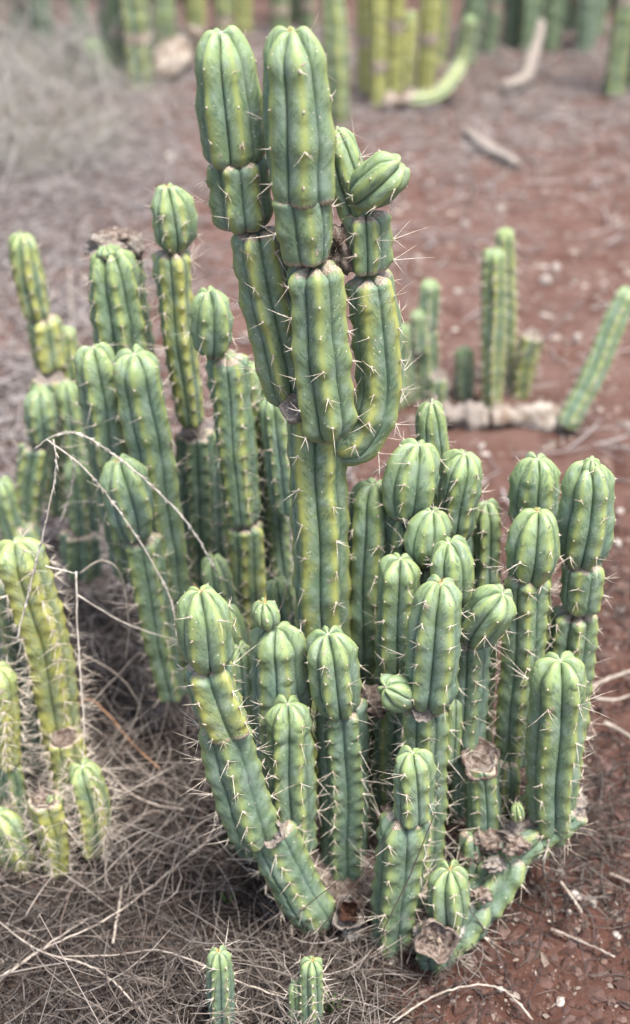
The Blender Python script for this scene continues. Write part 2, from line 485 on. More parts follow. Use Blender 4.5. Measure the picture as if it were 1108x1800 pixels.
    # newest growth sits in a small hollow
    dimple = -0.20 * R * np.exp(-(f / 0.26) ** 2) * (1.0 if top == 'dome' else 0.3)
    rad_ = Rz[:, None] * f[:, None] + D * np.maximum(cosphi, 0.25)[:, None]
    rad_ = np.maximum(rad_, 0.0006)
    ax = D * sinphi[:, None] * 0.9 + dimple[:, None]
    shoulder = r.normal(0, 1, ribs)[ribi] * s
    if top == 'cut': ax = ax + 0.11 * R * shoulder[None, :] * np.clip(1 - (L - z) / (0.7 * R), 0, 1)[:, None]
    if top == 'dome': ax = ax + 0.085 * R * shoulder[None, :] * (sinphi * np.clip(f * 2.2, 0, 1))[:, None]
    V = (C[:, None, :] + rad_[..., None] * (np.cos(TH)[..., None] * U[:, None, :] + np.sin(TH)[..., None] * W[:, None, :])
         + ax[..., None] * T[:, None, :])
    i, j = np.meshgrid(np.arange(nr - 1), np.arange(na), indexing='ij')
    j2 = (j + 1) % na
    Q = np.stack([i * na + j, i * na + j2, (i + 1) * na + j2, (i + 1) * na + j], -1).reshape(-1, 4)
    Vf = V.reshape(-1, 3)
    ctop = V[-1].mean(0) - (T[-1] * 0.05 if top == 'cut' else 0); cbot = V[0].mean(0)
    nb = len(Vf)
    Vall = np.vstack([Vf, ctop, cbot])
    jj = np.arange(na); jn = (jj + 1) % na
    Tt = np.vstack([np.stack([(nr - 1) * na + jj, (nr - 1) * na + jn, np.full(na, nb)], -1),
                    np.stack([jn, jj, np.full(na, nb + 1)], -1)])
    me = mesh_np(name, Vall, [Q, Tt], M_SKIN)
    S = np.broadcast_to(tri[None, :], (nr, na)).ravel()
    Z = np.broadcast_to(z[:, None], (nr, na)).ravel()
    tipd = (L - Z) if top == 'dome' else 1.0 + (L - Z)
    a1 = np.concatenate([np.stack([S, Z, tipd], -1), [[1, L, 0.5]], [[1, 0, 0.5]]]).astype(np.float32)
    A = (TH * Rz[:, None]).ravel()
    rv = r.uniform(0, 1)
    a2 = np.stack([np.full(nb, yel + 0.07 + r.uniform(-0.10, 0.10)), np.full(nb, rv), A], -1)
    a2 = np.concatenate([a2, [[yel, rv, 0]], [[yel, rv, 0]]]).astype(np.float32)
    for nm, arr in (('sk1', a1), ('sk2', a2)):
        at = me.attributes.new(nm, 'FLOAT_VECTOR', 'POINT')
        at.data.foreach_set('vector', arr.ravel())
    o = link(bpy.data.objects.new(name, me), parent)
    # spine sites on the crests
    sites = []
    crest_j = [kk * nper + nper // 2 for kk in range(ribs)]
    for kk, cj in enumerate(crest_j):
        for q in range(-1, int(L / spc) + 2):
            za = (q - stag[kk] + 0.0) * spc
            if za < 0.012 or za > L - 0.010: continue
            ir = int(np.argmin(np.abs(z - za)))
            ir = min(max(ir, 1), nr - 2)
            pt = V[ir, cj]
            du = V[ir + 1, cj] - V[ir - 1, cj]
            dw = V[ir, (cj + 1) % na] - V[ir, cj - 1]
            nrm = np.cross(dw, du); nrm /= np.linalg.norm(nrm) + 1e-12
            if np.dot(nrm, pt - C[ir]) < 0: nrm = -nrm
            up = du / (np.linalg.norm(du) + 1e-12)
            age = np.clip((L - za) / 0.10, 0, 1) if top == 'dome' else 1.0
            sites.append((pt, nrm, up, age))
    SEGMENTS.append(dict(obj=o, parent=parent, sites=sites, sp=sp, R=R, tip=V[-1].mean(0), tdir=T[-1], top=top, tuft=tuft, young=tuft_young, ring=V[-1], res=res, L=L))
    return o

def S(parent, *pp, Y=None, **kw):
    """segment from photo points (x, y[, Y])"""
    if kw.get('top', 'dome') == 'dome' and kw.get('name', 'stem') == 'stem':
        ww = kw['w'][1] if isinstance(kw['w'], list) else kw['w']
        pp = list(pp); e, b_ = pp[-1], pp[-2]
        ln = math.hypot(e[0] - b_[0], e[1] - b_[1]); g_ = 0.11 * ww / ln
        pp[-1] = (e[0] + (e[0] - b_[0]) * g_, e[1] + (e[1] - b_[1]) * g_, *e[2:])
    pts = [P(q[0], q[1], q[2] if len(q) > 2 else Y) for q in pp]
    return segment(parent, pts, **kw)

def cut_scar(parent_obj, center, direction, radius, material=M_CORK, thick=0.006, name='cut_scar', lobes=6, ragged=0.05, seed=0, hollow=0.0, rings=None):
    """dried, cracked corky face left where a stem was cut or broke"""
    r = np.random.default_rng(seed + int(abs(center[0]) * 1e4))
    n = 44
    d = np.asarray(direction, float); d /= np.linalg.norm(d)
    a = np.cross(d, [0.3, 0.5, 0.81]); a /= np.linalg.norm(a); b = np.cross(d, a)
    th = np.arange(n) * 2 * math.pi / n
    p1, p2, p3 = r.uniform(0, 6, 3)
    edge = 1 + ragged * np.cos(lobes * th + p1) + 0.06 * np.cos(2 * th + p2) + 0.025 * np.cos(11 * th + p3) + r.normal(0, 0.02, n)
    prof = [(1.02, -thick * 2.2), (1.06, -thick * 0.6), (1.0, thick * 0.7), (0.92, thick * 0.5), (0.82, -thick * 0.3), (0.68, 0.0), (0.54, -thick * 0.5), (0.40, 0.0), (0.26, -thick * 0.4), (0.12, 0.0)]
    V = []
    for q, (rr, hh) in enumerate(prof):
        hol = -hollow * (1 - rr) ** 0.7 if q >= 3 else 0
        e = edge ** (rr ** 1.5)
        bump = 0.7 * thick * (0.45 * np.sin(3 * th + 4 * rr + p2) + 0.35 * np.sin(7 * th - 9 * rr + p3)) + r.normal(0, thick * 0.16, n)
        V.append(center + (radius * rr * e * (1 + r.normal(0, 0.02, n)))[:, None] * (np.cos(th)[:, None] * a + np.sin(th)[:, None] * b) + d * (hh + hol + bump)[:, None])
    V = np.array(V); k = len(prof)
    i, j = np.meshgrid(np.arange(k - 1), np.arange(n), indexing='ij'); j2 = (j + 1) % n
    Q = np.stack([i * n + j, i * n + j2, (i + 1) * n + j2, (i + 1) * n + j], -1).reshape(-1, 4)
    Vf = np.vstack([V.reshape(-1, 3), center - d * hollow])
    c = len(Vf) - 1
    Tt = np.array([((k - 1) * n + q, (k - 1) * n + (q + 1) % n, c) for q in range(n)])
    me = mesh_np(name, Vf, [Q, Tt], material, True)
    return link(bpy.data.objects.new(name, me), parent_obj)

def cactus(loc, label, cat='cactus', group=None, name='columnar_cactus'):
    o = bpy.data.objects.new(name, None)
    o.location = (0, 0, 0)
    link(o)
    o['base'] = [float(q) for q in loc]
    tag(o, label, cat, group)
    return o

# ---- the big clump in the middle -------------------------------------------------
A = cactus(G(650, 1560), 'tall many-stemmed green columnar cactus filling the middle, tallest of all')
# trunk and crown
S(A, (574, 1440), (568, 1200), (551, 716), Y=1.60, w=[100, 110], ribs=6, top='cut', yel=0.50, sp=0.8, p=0.58, wrinkle=0.7, spacing=0.05, phase=0.55, lumpy=0.25, ang=0.85, d=0.33, b0=0.9)
S(A, (578, 772), (566, 640), (553, 462), Y=1.565, w=[104, 98], ribs=6, phase=0.1, top='cap', dome=0.5, bot=1.1, b0=0.25, yel=0.45, sp=1.1, p=0.42, spacing=0.045)
S(A, (512, 712), (480, 560), (452, 400), Y=1.61, w=[84, 98], ribs=6, top='cap', dome=0.55, bot=1.0, b0=0.3, yel=0.48, sp=1.0, p=0.50, spacing=0.045)
S(A, (592, 796, 1.60), (634, 772, 1.60), (664, 700, 1.60), (662, 590, 1.60), (648, 482, 1.60), w=[86, 92], ribs=5, top='cap', dome=0.4, bot=1.1, b0=0.35, yel=0.55, sp=1.1, p=0.60, spacing=0.04)
S(A, (432, 402), (416, 275), Y=1.61, w=[92, 98], ribs=6, top='cap', dome=0.35, bot=0.6, yel=0.52, sp=0.8, spacing=0.03, p=0.50)
S(A, (414, 292), (402, 180), (388, 56), Y=1.61, w=[112, 100], ribs=6, dome=1.0, bot=0.55, b0=0.36, yel=0.34, sp=0.35, spacing=0.04, wrinkle=0.5)
S(A, (546, 458), (534, 335), Y=1.565, w=[104, 112], ribs=5, top='cap', dome=0.25, bot=0.55, b0=0.72, yel=0.40, sp=0.8, spacing=0.04, phase=0.08)
S(A, (535, 352), (524, 190), (514, 56), Y=1.565, w=[126, 118], ribs=6, dome=1.15, bot=0.45, b0=0.86, yel=0.30, sp=0.55, spacing=0.045, wrinkle=0.5, phase=0.08, tuft_young=True)
S(A, (646, 478), (642, 372), Y=1.60, w=76, ribs=6, top='cap', dome=0.5, yel=0.50, sp=1.0, spacing=0.03)
S(A, (634, 384), (612, 310), (592, 228), Y=1.62, w=[80, 66], ribs=6, dome=1.3, yel=0.38, sp=0.8)
S(A, (628, 350, 1.60), (664, 322, 1.585), (702, 290, 1.575), w=[72, 80], ribs=6, dome=0.85, bot=1.15, yel=0.32, sp=0.3, spacing=0.03, wrinkle=0.5)
# front, leaning to the left
S(A, (372, 1174), (362, 1110), (352, 1042), Y=1.352, w=98, ribs=6, dome=1.15, bot=1.15, b0=0.36, yel=0.50, sp=0.25, wrinkle=0.6, tuft_young=True)
S(A, (400, 1282), (378, 1225), (362, 1162), Y=1.355, w=[92, 92], ribs=5, top='cap', dome=0.6, yel=0.62, sp=0.5, p=0.55, b0=0.93, bot=0.8)
S(A, (452, 1472), (415, 1370), (388, 1262), Y=1.36, w=[92, 90], ribs=5, top='cap', dome=0.4, yel=0.42, sp=1.3, p=0.65, b0=0.75)
S(A, (566, 1622), (520, 1555), (474, 1452), Y=1.378, w=[92, 100], ribs=5, top='cut', yel=0.42, sp=1.4, p=0.68, b0=0.75)
# front middle
S(A, (510, 1545), (498, 1330), (487, 1106), Y=1.475, w=[90, 102], ribs=6, dome=0.95, yel=0.16, sp=0.6, spacing=0.04, b0=0.9, tuft=False)
S(A, (470, 1100), (464, 1056), Y=1.47, w=48, ribs=6, dome=0.9, bot=0.9, yel=0.20, sp=0.2, name='young_bud', wrinkle=0.3, tuft_young=True, spacing=0.02)
S(A, (445, 1500), (438, 1330), (420, 1140), Y=1.51, w=[58, 62], ribs=6, dome=1.0, yel=0.22, sp=0.9, b0=0.9)
S(A, (522, 1490), (516, 1400), (506, 1240), Y=1.415, w=[74, 84], ribs=6, dome=0.95, yel=0.35, sp=1.0, cons=((0.80, 0.09, 0.035),), wrinkle=1.2, b0=0.8)
S(A, (597, 1256), (585, 1180), (577, 1118), Y=1.438, w=[82, 94], ribs=7, dome=0.9, bot=1.15, yel=0.36, sp=0.4, b0=0.36)
S(A, (606, 1578), (606, 1400), (600, 1238), Y=1.448, w=[74, 82], ribs=5, top='cap', dome=0.5, yel=0.16, sp=1.1, p=0.58, wrinkle=1.3, b0=0.9)
S(A, (760, 1240), (765, 1130), (775, 1028), Y=1.425, w=[96, 92], ribs=6, dome=1.0, bot=1.15, b0=0.36, yel=0.22, sp=0.7, wrinkle=0.7, tuft_young=True)
S(A, (738, 1560), (742, 1400), (744, 1236), Y=1.435, w=[78, 86], ribs=6, top='cap', dome=0.3, yel=0.48, sp=1.2, p=0.58, b0=0.9)
S(A, (725, 1440), (726, 1326), Y=1.35, w=[74, 74], ribs=6, dome=0.85, yel=0.30, sp=0.6, cons=((0.45, 0.05, 0.08),), wrinkle=1.5, b0=0.36)
S(A, (688, 1664), (700, 1550), (713, 1428), Y=1.352, w=[84, 94], ribs=5, top='cap', dome=0.7, yel=0.34, sp=1.3, p=0.50, wrinkle=1.4, b0=0.5, bot=0.9)
S(A, (722, 1228, 1.42), (674, 1206, 1.40), w=62, ribs=6, dome=0.9, bot=0.8, yel=0.2, sp=0.3, name='side_shoot', wrinkle=0.8)
# right side
S(A, (832, 1130, 1.47), (856, 1085, 1.455), (882, 1046, 1.445), w=[66, 84], ribs=6, dome=0.85, bot=1.15, b0=0.36, yel=0.24, sp=0.4, wrinkle=0.8)
S(A, (815, 1420), (832, 1122), Y=1.48, w=[60, 62], ribs=5, top='cap', dome=0.5, yel=0.2, sp=1.0, b0=0.9)
S(A, (932, 1022), (942, 960), (946, 902), Y=1.52, w=[86, 94], ribs=7, dome=0.85, bot=1.15, b0=0.36, yel=0.38, sp=0.3, wrinkle=0.7, tuft_young=True)
S(A, (898, 1342), (915, 1180), (928, 1005), Y=1.52, w=[72, 80], ribs=5, top='cap', dome=0.5, yel=0.48, sp=1.4, p=0.73, wrinkle=1.2, b0=0.7)
S(A, (940, 925), (945, 808), Y=1.66, w=[82, 84], ribs=6, dome=0.95, yel=0.40, sp=0.6, wrinkle=0.9)
S(A, (930, 1240), (938, 915), Y=1.66, w=[70, 74], ribs=6, top='cap', yel=0.3, sp=1.0, b0=0.9)
S(A, (1022, 992), (1032, 900), (1036, 818), Y=1.56, w=[88, 90], ribs=6, dome=1.05, bot=1.15, b0=0.36, yel=0.30, sp=0.5, wrinkle=0.7, tuft=False)
S(A, (1038, 836), (1041, 806), Y=1.555, w=34, ribs=6, dome=0.9, bot=0.7, yel=0.32, sp=0.1, name='young_bud', wrinkle=0.3, spacing=0.02)
S(A, (1020, 1072), (1024, 984), Y=1.56, w=[78, 80], ribs=5, top='cap', dome=0.4, yel=0.50, sp=0.9, p=0.55)
S(A, (978, 1400), (995, 1220), (1012, 1070), Y=1.57, w=[78, 82], ribs=6, top='cap', dome=0.3, yel=0.46, sp=1.2, p=0.63, b0=0.9)
S(A, (968, 1474), (975, 1320), (985, 1164), Y=1.42, w=[78, 98], ribs=6, dome=0.85, bot=1.15, yel=0.36, sp=1.0, p=0.58, wrinkle=0.9, phase=0.45)
S(A, (786, 1656, 1.352), (820, 1622, 1.36), (850, 1578, 1.372), w=[84, 78], ribs=5, top='cap', dome=0.5, yel=0.30, sp=1.4, p=0.72, b0=0.6, wrinkle=1.8)
S(A, (842, 1594, 1.37), (876, 1548, 1.385), (902, 1498, 1.40), w=[72, 76], ribs=5, top='cap', dome=0.5, yel=0.24, sp=1.4, p=0.72, b0=0.5, wrinkle=1.8)
S(A, (882, 1512, 1.40), (920, 1480, 1.408), (952, 1458, 1.412), w=[66, 68], ribs=5, top='cap', dome=0.5, yel=0.24, sp=1.3, p=0.72, b0=0.5, wrinkle=1.8)
S(A, (940, 1470, 1.41), (980, 1450, 1.413), (1016, 1424, 1.417), w=[58, 54], ribs=5, top='cut', yel=0.34, sp=1.3, p=0.72, b0=0.5, wrinkle=1.8)
S(A, (910, 1440), (908, 1412), Y=1.40, w=26, ribs=6, dome=0.9, yel=0.75, sp=0.2, name='young_bud', spacing=0.02, wrinkle=0.3)
S(A, (850, 1545), (850, 1440), (846, 1338), Y=1.44, w=[62, 66], ribs=5, top='cut', yel=0.38, sp=1.0, p=0.68, b0=0.9)
S(A, (876, 1480), (892, 1335), Y=1.50, w=[52, 50], ribs=5, top='cap', yel=0.4, sp=1.2, p=0.68, b0=0.9)
S(A, (790, 1622), (791, 1532), Y=1.335, w=[74, 74], ribs=7, dome=0.8, bot=0.5, yel=0.30, sp=0.7, b0=0.8, wrinkle=0.6, tuft_young=True)
S(A, (762, 1722), (772, 1622), Y=1.322, w=[66, 76], ribs=5, top='cut', yel=0.40, sp=0.5, b0=0.9)
S(A, (792, 1335), (800, 1226), Y=1.47, w=42, ribs=5, dome=1.0, yel=0.35, sp=0.9)
S(A, (838, 1570), (832, 1462), Y=1.42, w=[60, 62], ribs=5, top='cap', yel=0.25, sp=1.3, b0=0.9)
S(A, (874, 1540), (880, 1452), Y=1.435, w=[54, 56], ribs=5, top='cut', yel=0.3, sp=1.3, b0=0.9)
S(A, (918, 1510), (922, 1402), Y=1.455, w=[50, 54], ribs=5, top='cap', yel=0.35, sp=1.3, b0=0.9)
S(A, (945, 1500), (950, 1380), Y=1.47, w=[46, 50], ribs=5, dome=1.0, yel=0.35, sp=1.3, b0=0.9)
S(A, (720, 1640), (724, 1560), Y=1.40, w=[58, 58], ribs=5, top='cut', yel=0.2, sp=1.2, b0=0.9)
S(A, (640, 1580), (646, 1400), Y=1.52, w=[60, 62], ribs=6, dome=1.0, yel=0.15, sp=1.2, b0=0.9)
# behind the front row, right of the trunk
S(A, (645, 1425), (650, 1100), (656, 855), Y=1.63, w=[82, 92], ribs=6, dome=0.95, yel=0.22, sp=0.7, p=0.52, spacing=0.045, b0=0.9)
S(A, (712, 910), (722, 845), (736, 784), Y=1.60, w=[84, 92], ribs=6, dome=0.95, bot=1.15, b0=0.36, yel=0.40, sp=0.35, wrinkle=0.6)
S(A, (700, 1400), (712, 900), Y=1.61, w=[62, 62], ribs=5, top='cap', yel=0.3, sp=0.8, b0=0.9)
S(A, (765, 840), (762, 780), (759, 710), Y=1.72, w=[62, 60], ribs=6, dome=1.4, yel=0.42, sp=0.3, wrinkle=0.6)
S(A, (760, 1260), (765, 830), Y=1.72, w=[58, 58], ribs=6, top='cap', yel=0.3, sp=0.8, b0=0.9)
S(A, (800, 945), (808, 870), (817, 800), Y=1.655, w=[72, 84], ribs=7, dome=1.0, bot=1.15, yel=0.40, sp=0.5, wrinkle=0.8)
S(A, (790, 1320), (800, 940), Y=1.66, w=[62, 64], ribs=5, top='cap', yel=0.3, sp=1.0, b0=0.9)
S(A, (742, 994), (752, 945), (760, 902), Y=1.565, w=[72, 82], ribs=6, dome=0.95, bot=1.15, b0=0.36, yel=0.38, sp=0.2, wrinkle=0.7)
S(A, (728, 1390), (742, 988), Y=1.57, w=[60, 62], ribs=6, top='cap', yel=0.3, sp=0.8, b0=0.9)
S(A, (796, 1066), (794, 1005), (790, 956), Y=1.515, w=[74, 82], ribs=6, dome=0.85, bot=1.15, b0=0.36, yel=0.36, sp=0.3, wrinkle=0.7)
S(A, (790, 1430), (796, 1060), Y=1.525, w=[64, 66], ribs=5, top='cap', yel=0.3, sp=1.0, b0=0.9)
S(A, (690, 1480), (700, 1180), (704, 984), Y=1.525, w=[72, 82], ribs=6, dome=0.9, yel=0.33, sp=0.8, wrinkle=0.9, b0=0.9)
S(A, (838, 1300), (850, 1050), (854, 884), Y=1.68, w=[58, 58], ribs=6, dome=1.1, yel=0.36, sp=1.0, wrinkle=1.2, cons=((0.75, 0.12, 0.03),), b0=0.9)

# ---- clump behind it, to the left ------------------------------------------------
B = cactus(G(330, 1180), 'clump of blue-green columns behind the tall cactus, beside its trunk')
S(B, (225, 800), (214, 620), (196, 446), Y=1.98, w=[80, 88], ribs=7, dome=1.15, yel=0.46, sp=0.7, p=0.50, b0=0.9, tuft=False)
S(B, (188, 452), (185, 430), Y=1.97, w=36, ribs=6, dome=0.8, yel=0.5, sp=0.1, name='young_bud', wrinkle=0.3)
S(B, (245, 900), (232, 640), (204, 424), Y=2.05, w=[84, 86], ribs=6, top='cut', yel=0.5, sp=0.8, b0=0.9, p=0.55)
S(B, (308, 442), (303, 385), (295, 330), Y=1.98, w=[72, 78], ribs=6, dome=1.3, bot=1.15, b0=0.36, yel=0.46, sp=0.4, tuft_young=True)
S(B, (338, 745), (318, 600), (302, 438), Y=1.98, w=[56, 74], ribs=6, top='cap', dome=0.6, yel=0.66, sp=0.9, p=0.58, cons=((0.78, 0.06, 0.08),), b0=0.8)
S(B, (352, 1090), (340, 760), Y=2.0, w=[58, 62], ribs=6, top='cut', yel=0.2, sp=0.6, b0=0.9)
S(B, (375, 627), (372, 565), (367, 514), Y=1.86, w=[66, 76], ribs=6, dome=1.05, bot=1.15, b0=0.36, yel=0.22, sp=0.6)
S(B, (430, 920), (416, 770), (401, 622), Y=1.87, w=[66, 74], ribs=5, top='cap', dome=0.6, yel=0.52, sp=1.1, p=0.58, cons=((0.72, 0.05, 0.06),), b0=0.6)
S(B, (446, 1140), (431, 918), Y=1.87, w=[58, 66], ribs=6, top='cap', dome=0.4, yel=0.62, sp=0.8, p=0.60, b0=0.9)
S(B, (232, 1010), (196, 800), (164, 612), Y=1.90, w=[66, 82], ribs=6, dome=1.0, yel=0.24, sp=0.9, p=0.52, b0=0.9, spacing=0.04)
S(B, (325, 1190), (278, 860), (238, 624), Y=1.84, w=[60, 98], ribs=6, dome=1.0, yel=0.22, sp=0.9, p=0.52, b0=0.9, spacing=0.045, wrinkle=0.8)
S(B, (236, 948), (226, 880), (211, 812), Y=1.76, w=[72, 90], ribs=6, dome=1.0, bot=1.15, b0=0.36, yel=0.18, sp=0.6, tuft_young=True)
S(B, (306, 1225), (275, 1080), (250, 940), Y=1.77, w=[58, 76], ribs=5, top='cap', dome=0.4, yel=0.40, sp=1.3, p=0.65, b0=0.8)
S(B, (505, 1150), (478, 860), (448, 640), Y=1.93, w=[54, 60], ribs=6, dome=1.0, yel=0.25, sp=0.8, b0=0.9)
S(B, (500, 900), (490, 800), (478, 700), Y=1.88, w=[50, 54], ribs=6, dome=0.9, yel=0.15, sp=0.7)
S(B, (395, 1100), (384, 1040), (375, 984), Y=1.78, w=[52, 60], ribs=6, dome=1.1, yel=0.15, sp=0.8, b0=0.8)
S(B, (392, 1150), (385, 930), (372, 762), Y=2.02, w=[42, 46], ribs=6, dome=0.9, yel=0.08, sp=0.8, b0=0.9)
S(B, (505, 1180), (496, 1090), (486, 1022), Y=1.72, w=[46, 50], ribs=7, dome=0.9, yel=0.15, sp=0.6)
S(B, (418, 1160), (405, 1110), (395, 1070), Y=1.66, w=[56, 56], ribs=6, dome=0.9, yel=0.35, sp=0.6)

# ---- clump farther back at the left edge -----------------------------------------
Cc = cactus(G(90, 1010), 'slim yellow-green columns at the left edge, behind the spiny clump')
S(Cc, (68, 562), (50, 480), (38, 414), Y=2.40, w=[52, 56], ribs=6, dome=1.0, yel=0.66, sp=0.5, bot=1.15)
S(Cc, (92, 650), (76, 556), Y=2.40, w=[62, 58], ribs=5, top='cap', dome=0.6, yel=0.88, sp=0.5)
S(Cc, (130, 740), (112, 576), Y=2.44, w=[42, 44], ribs=6, dome=1.0, yel=0.75, sp=0.5)
S(Cc, (110, 900), (88, 662), Y=2.36, w=[62, 64], ribs=6, top='cut', yel=0.62, sp=0.5, b0=0.9)
S(Cc, (76, 778), (70, 686), Y=2.24, w=[56, 60], ribs=6, dome=1.0, bot=1.15, yel=0.22, sp=0.5)
S(Cc, (135, 850), (126, 760), (116, 676), Y=2.30, w=[46, 50], ribs=6, dome=1.0, yel=0.42, sp=0.6)
S(Cc, (48, 925), (56, 850), (64, 778), Y=2.24, w=[54, 60], ribs=6, top='cap', dome=0.4, yel=0.58, sp=0.9)
S(Cc, (150, 940), (144, 880), (134, 816), Y=2.14, w=[50, 54], ribs=6, dome=1.0, yel=0.18, sp=0.6)
S(Cc, (150, 1010), (142, 930), Y=2.13, w=[62, 66], ribs=6, top='cut', yel=0.2, sp=0.4, b0=0.9)
S(Cc, (28, 955), (14, 905), (0, 850), Y=2.2, w=[44, 48], ribs=6, dome=1.0, yel=0.4, sp=0.7)
S(Cc, (40, 1030), (42, 920), Y=2.2, w=[64, 66], ribs=5, top='cap', yel=0.35, sp=0.9, b0=0.9)

# ---- spiny yellow clump, lower left -----------------------------------------------
Dd = cactus(G(80, 1440), 'very spiny yellow-green cactus clump at the lower left edge')
S(Dd, (118, 1400), (92, 1180), (58, 1050), (28, 956), Y=1.66, w=[58, 98], ribs=5, dome=1.0, yel=0.92, sp=2.2, p=0.65, spacing=0.026, b0=0.9)
S(Dd, (60, 1380), (40, 1200), (5, 1000), Y=1.74, w=[62, 76], ribs=5, dome=1.0, yel=0.45, sp=2.2, p=0.68, spacing=0.026, b0=0.9)
S(Dd, (14, 1345), (4, 1260), (-4, 1176), Y=1.58, w=[52, 80], ribs=5, dome=0.9, yel=1.10, sp=2.3, p=0.65, spacing=0.024, b0=0.6)
S(Dd, (32, 1470), (14, 1335), Y=1.585, w=[44, 48], ribs=5, top='cap', yel=0.5, sp=2.3, p=0.65, spacing=0.024, b0=0.9)
S(Dd, (122, 1420), (122, 1350), (112, 1296), Y=1.60, w=[54, 62], ribs=5, top='cut', yel=0.90, sp=2.3, p=0.68, spacing=0.024, b0=0.9)
S(Dd, (166, 1498), (166, 1420), (146, 1350), Y=1.52, w=[54, 68], ribs=5, dome=0.95, yel=0.76, sp=2.3, p=0.65, spacing=0.022, b0=0.8, bulge=0.12)
S(Dd, (98, 1532), (92, 1470), (76, 1402), Y=1.50, w=[48, 66], ribs=5, top='cut', yel=0.88, sp=2.3, p=0.68, spacing=0.022, b0=0.8)
S(Dd, (100, 1440), (94, 1398), Y=1.505, w=[26, 30], ribs=5, dome=1.2, yel=0.9, sp=2.3, spacing=0.022, b0=0.8, name='side_shoot')
S(Dd, (38, 1528), (20, 1480), (-4, 1434), Y=1.51, w=[60, 78], ribs=5, dome=0.9, yel=0.74, sp=2.3, p=0.68, spacing=0.022, b0=0.8)
# ---- two seedlings in the litter ---------------------------------------------------
for (x0, y0, x1, y1, w, lab) in ((392, 1806, 385, 1676, 52, 'small blue-green cactus column in the straw, with reddish dry tip'),
                                 (545, 1810, 548, 1690, 48, 'short green cactus column in the straw below the rotted stump')):
    g = G(x0, y0)
    F = cactus(g, lab, group='young cacti in the dry grass')
    S(F, (x0, y0), (x1, y1), Y=float(g[1]) + 0.004, w=[w * 0.92, w], ribs=6, dome=1.0, yel=0.15, sp=0.7, tuft_young=True, spacing=0.018, b0=0.9)
    if x0 > 500:
        S(F, (x0 - 22, 1800), (x0 - 26, 1728), Y=float(g[1]) + 0.01, w=34, ribs=6, dome=1.0, yel=0.2, sp=0.5, name='side_shoot')

# ---- cacti standing on the bare soil behind ---------------------------------------
Gc = cactus(G(870, 715), 'pair of tall blurred cactus columns on bare soil beside the bleached log')
S(Gc, (864, 722), (866, 580), (868, 440), Y=3.08, w=[36, 46], ribs=6, dome=1.0, yel=0.66, sp=0.4, res=0.6, b0=0.9)
S(Gc, (888, 700), (890, 560), (887, 404), Y=3.20, w=[36, 40], ribs=6, dome=1.0, yel=0.72, sp=0.4, res=0.6, b0=0.9)
S(Gc, (912, 705), (922, 640), (936, 588), Y=3.14, w=[36, 48], ribs=6, top='cut', yel=0.75, sp=0.4, res=0.6)
S(Gc, (815, 715), (816, 660), (816, 612), Y=3.14, w=[34, 38], ribs=6, dome=0.9, yel=0.1, sp=0.4, res=0.6)
Gd = cactus(G(740, 705), 'low blurred cactus with several short knobbly arms between trunk and columns')
S(Gd, (748, 580), (756, 494), Y=3.15, w=[34, 38], ribs=6, dome=1.0, yel=0.15, sp=0.4, res=0.6)
S(Gd, (744, 712), (750, 640), (750, 572), Y=3.15, w=[40, 40], ribs=6, top='cap', yel=0.5, sp=0.4, res=0.6, b0=0.9)
S(Gd, (738, 620), (734, 548), Y=3.12, w=30, ribs=6, dome=1.0, yel=0.2, sp=0.4, res=0.6)
S(Gd, (720, 705), (712, 640), (710, 572), Y=3.12, w=[32, 34], ribs=6, dome=1.0, yel=0.3, sp=0.4, res=0.6, b0=0.9)
S(Gd, (768, 720), (772, 660), Y=3.05, w=36, ribs=6, top='cut', yel=0.55, sp=0.3, res=0.6, b0=0.9)
S(Gd, (700, 715), (696, 650), Y=3.1, w=34, ribs=6, dome=0.9, yel=0.3, sp=0.3, res=0.6, b0=0.9)
Ge = cactus(G(1000, 742), 'single green cactus column leaning to the right from the log end')
S(Ge, (992, 752, 2.92), (1040, 660, 2.96), (1082, 560, 3.0), (1108, 508, 3.02), w=[40, 46], ribs=6, dome=1.0, yel=0.56, sp=0.4, res=0.6, b0=0.7)

# ---- far row at the top of the picture ---------------------------------------------
FAR = []
def far_cactus(label, stems, group='far cactus row'):
    g0 = G(stems[0][0], stems[0][1])
    o = cactus(g0, label, group=group)
    for (x, y, dx, h, wpx, yel, top) in stems:
        g = G(x, y)
        pts = [g + np.array([0, 0, -0.01]), g + np.array([dx * 0.35, 0.0, h * 0.5]), g + np.array([dx, 0.02, h])]
        segment(o, pts, wpx, ribs=6, top=top, yel=yel, sp=0.3, res=0.45, b0=0.9, dome=1.0, spacing=0.05, p=0.55, tuft=False)
    return o
far_cactus('far pale green column right behind the tallest tip', [(590, 212, -0.02, 0.55, 46, 0.72, 'dome')])
fy = far_cactus('far bright yellow-stemmed cactus with bleached base near top centre',
           [(664, 186, -0.04, 1.15, 30, 1.15, 'dome'), (692, 176, 0.0, 1.3, 32, 1.2, 'dome'), (745, 156, 0.06, 1.2, 32, 1.2, 'dome'),
            (712, 160, 0.02, 0.35, 24, 1.1, 'dome'), (768, 130, 0.05, 1.0, 30, 0.8, 'dome'), (640, 160, -0.05, 1.2, 28, 0.9, 'dome')])
gA, gB, gC = G(716, 190), G(770, 186), G(800, 172)
segment(fy, [gA + [0, 0, .03], gB + [0, 0, .05], gC + [0.02, 0, .16], gC + [0.05, 0, .36]], 26, ribs=6, yel=0.62, sp=0.3, res=0.45, tuft=False)
far_cactus('far blue-green column leaning right beside the yellow stems', [(815, 112, 0.28, 1.3, 42, 0.3, 'dome'), (858, 92, 0.12, 1.2, 32, 0.25, 'dome')])
far_cactus('far tall green column at the top right corner', [(1076, 168, 0.03, 1.4, 38, 0.62, 'dome'), (1112, 160, 0.05, 1.3, 34, 0.3, 'dome')])
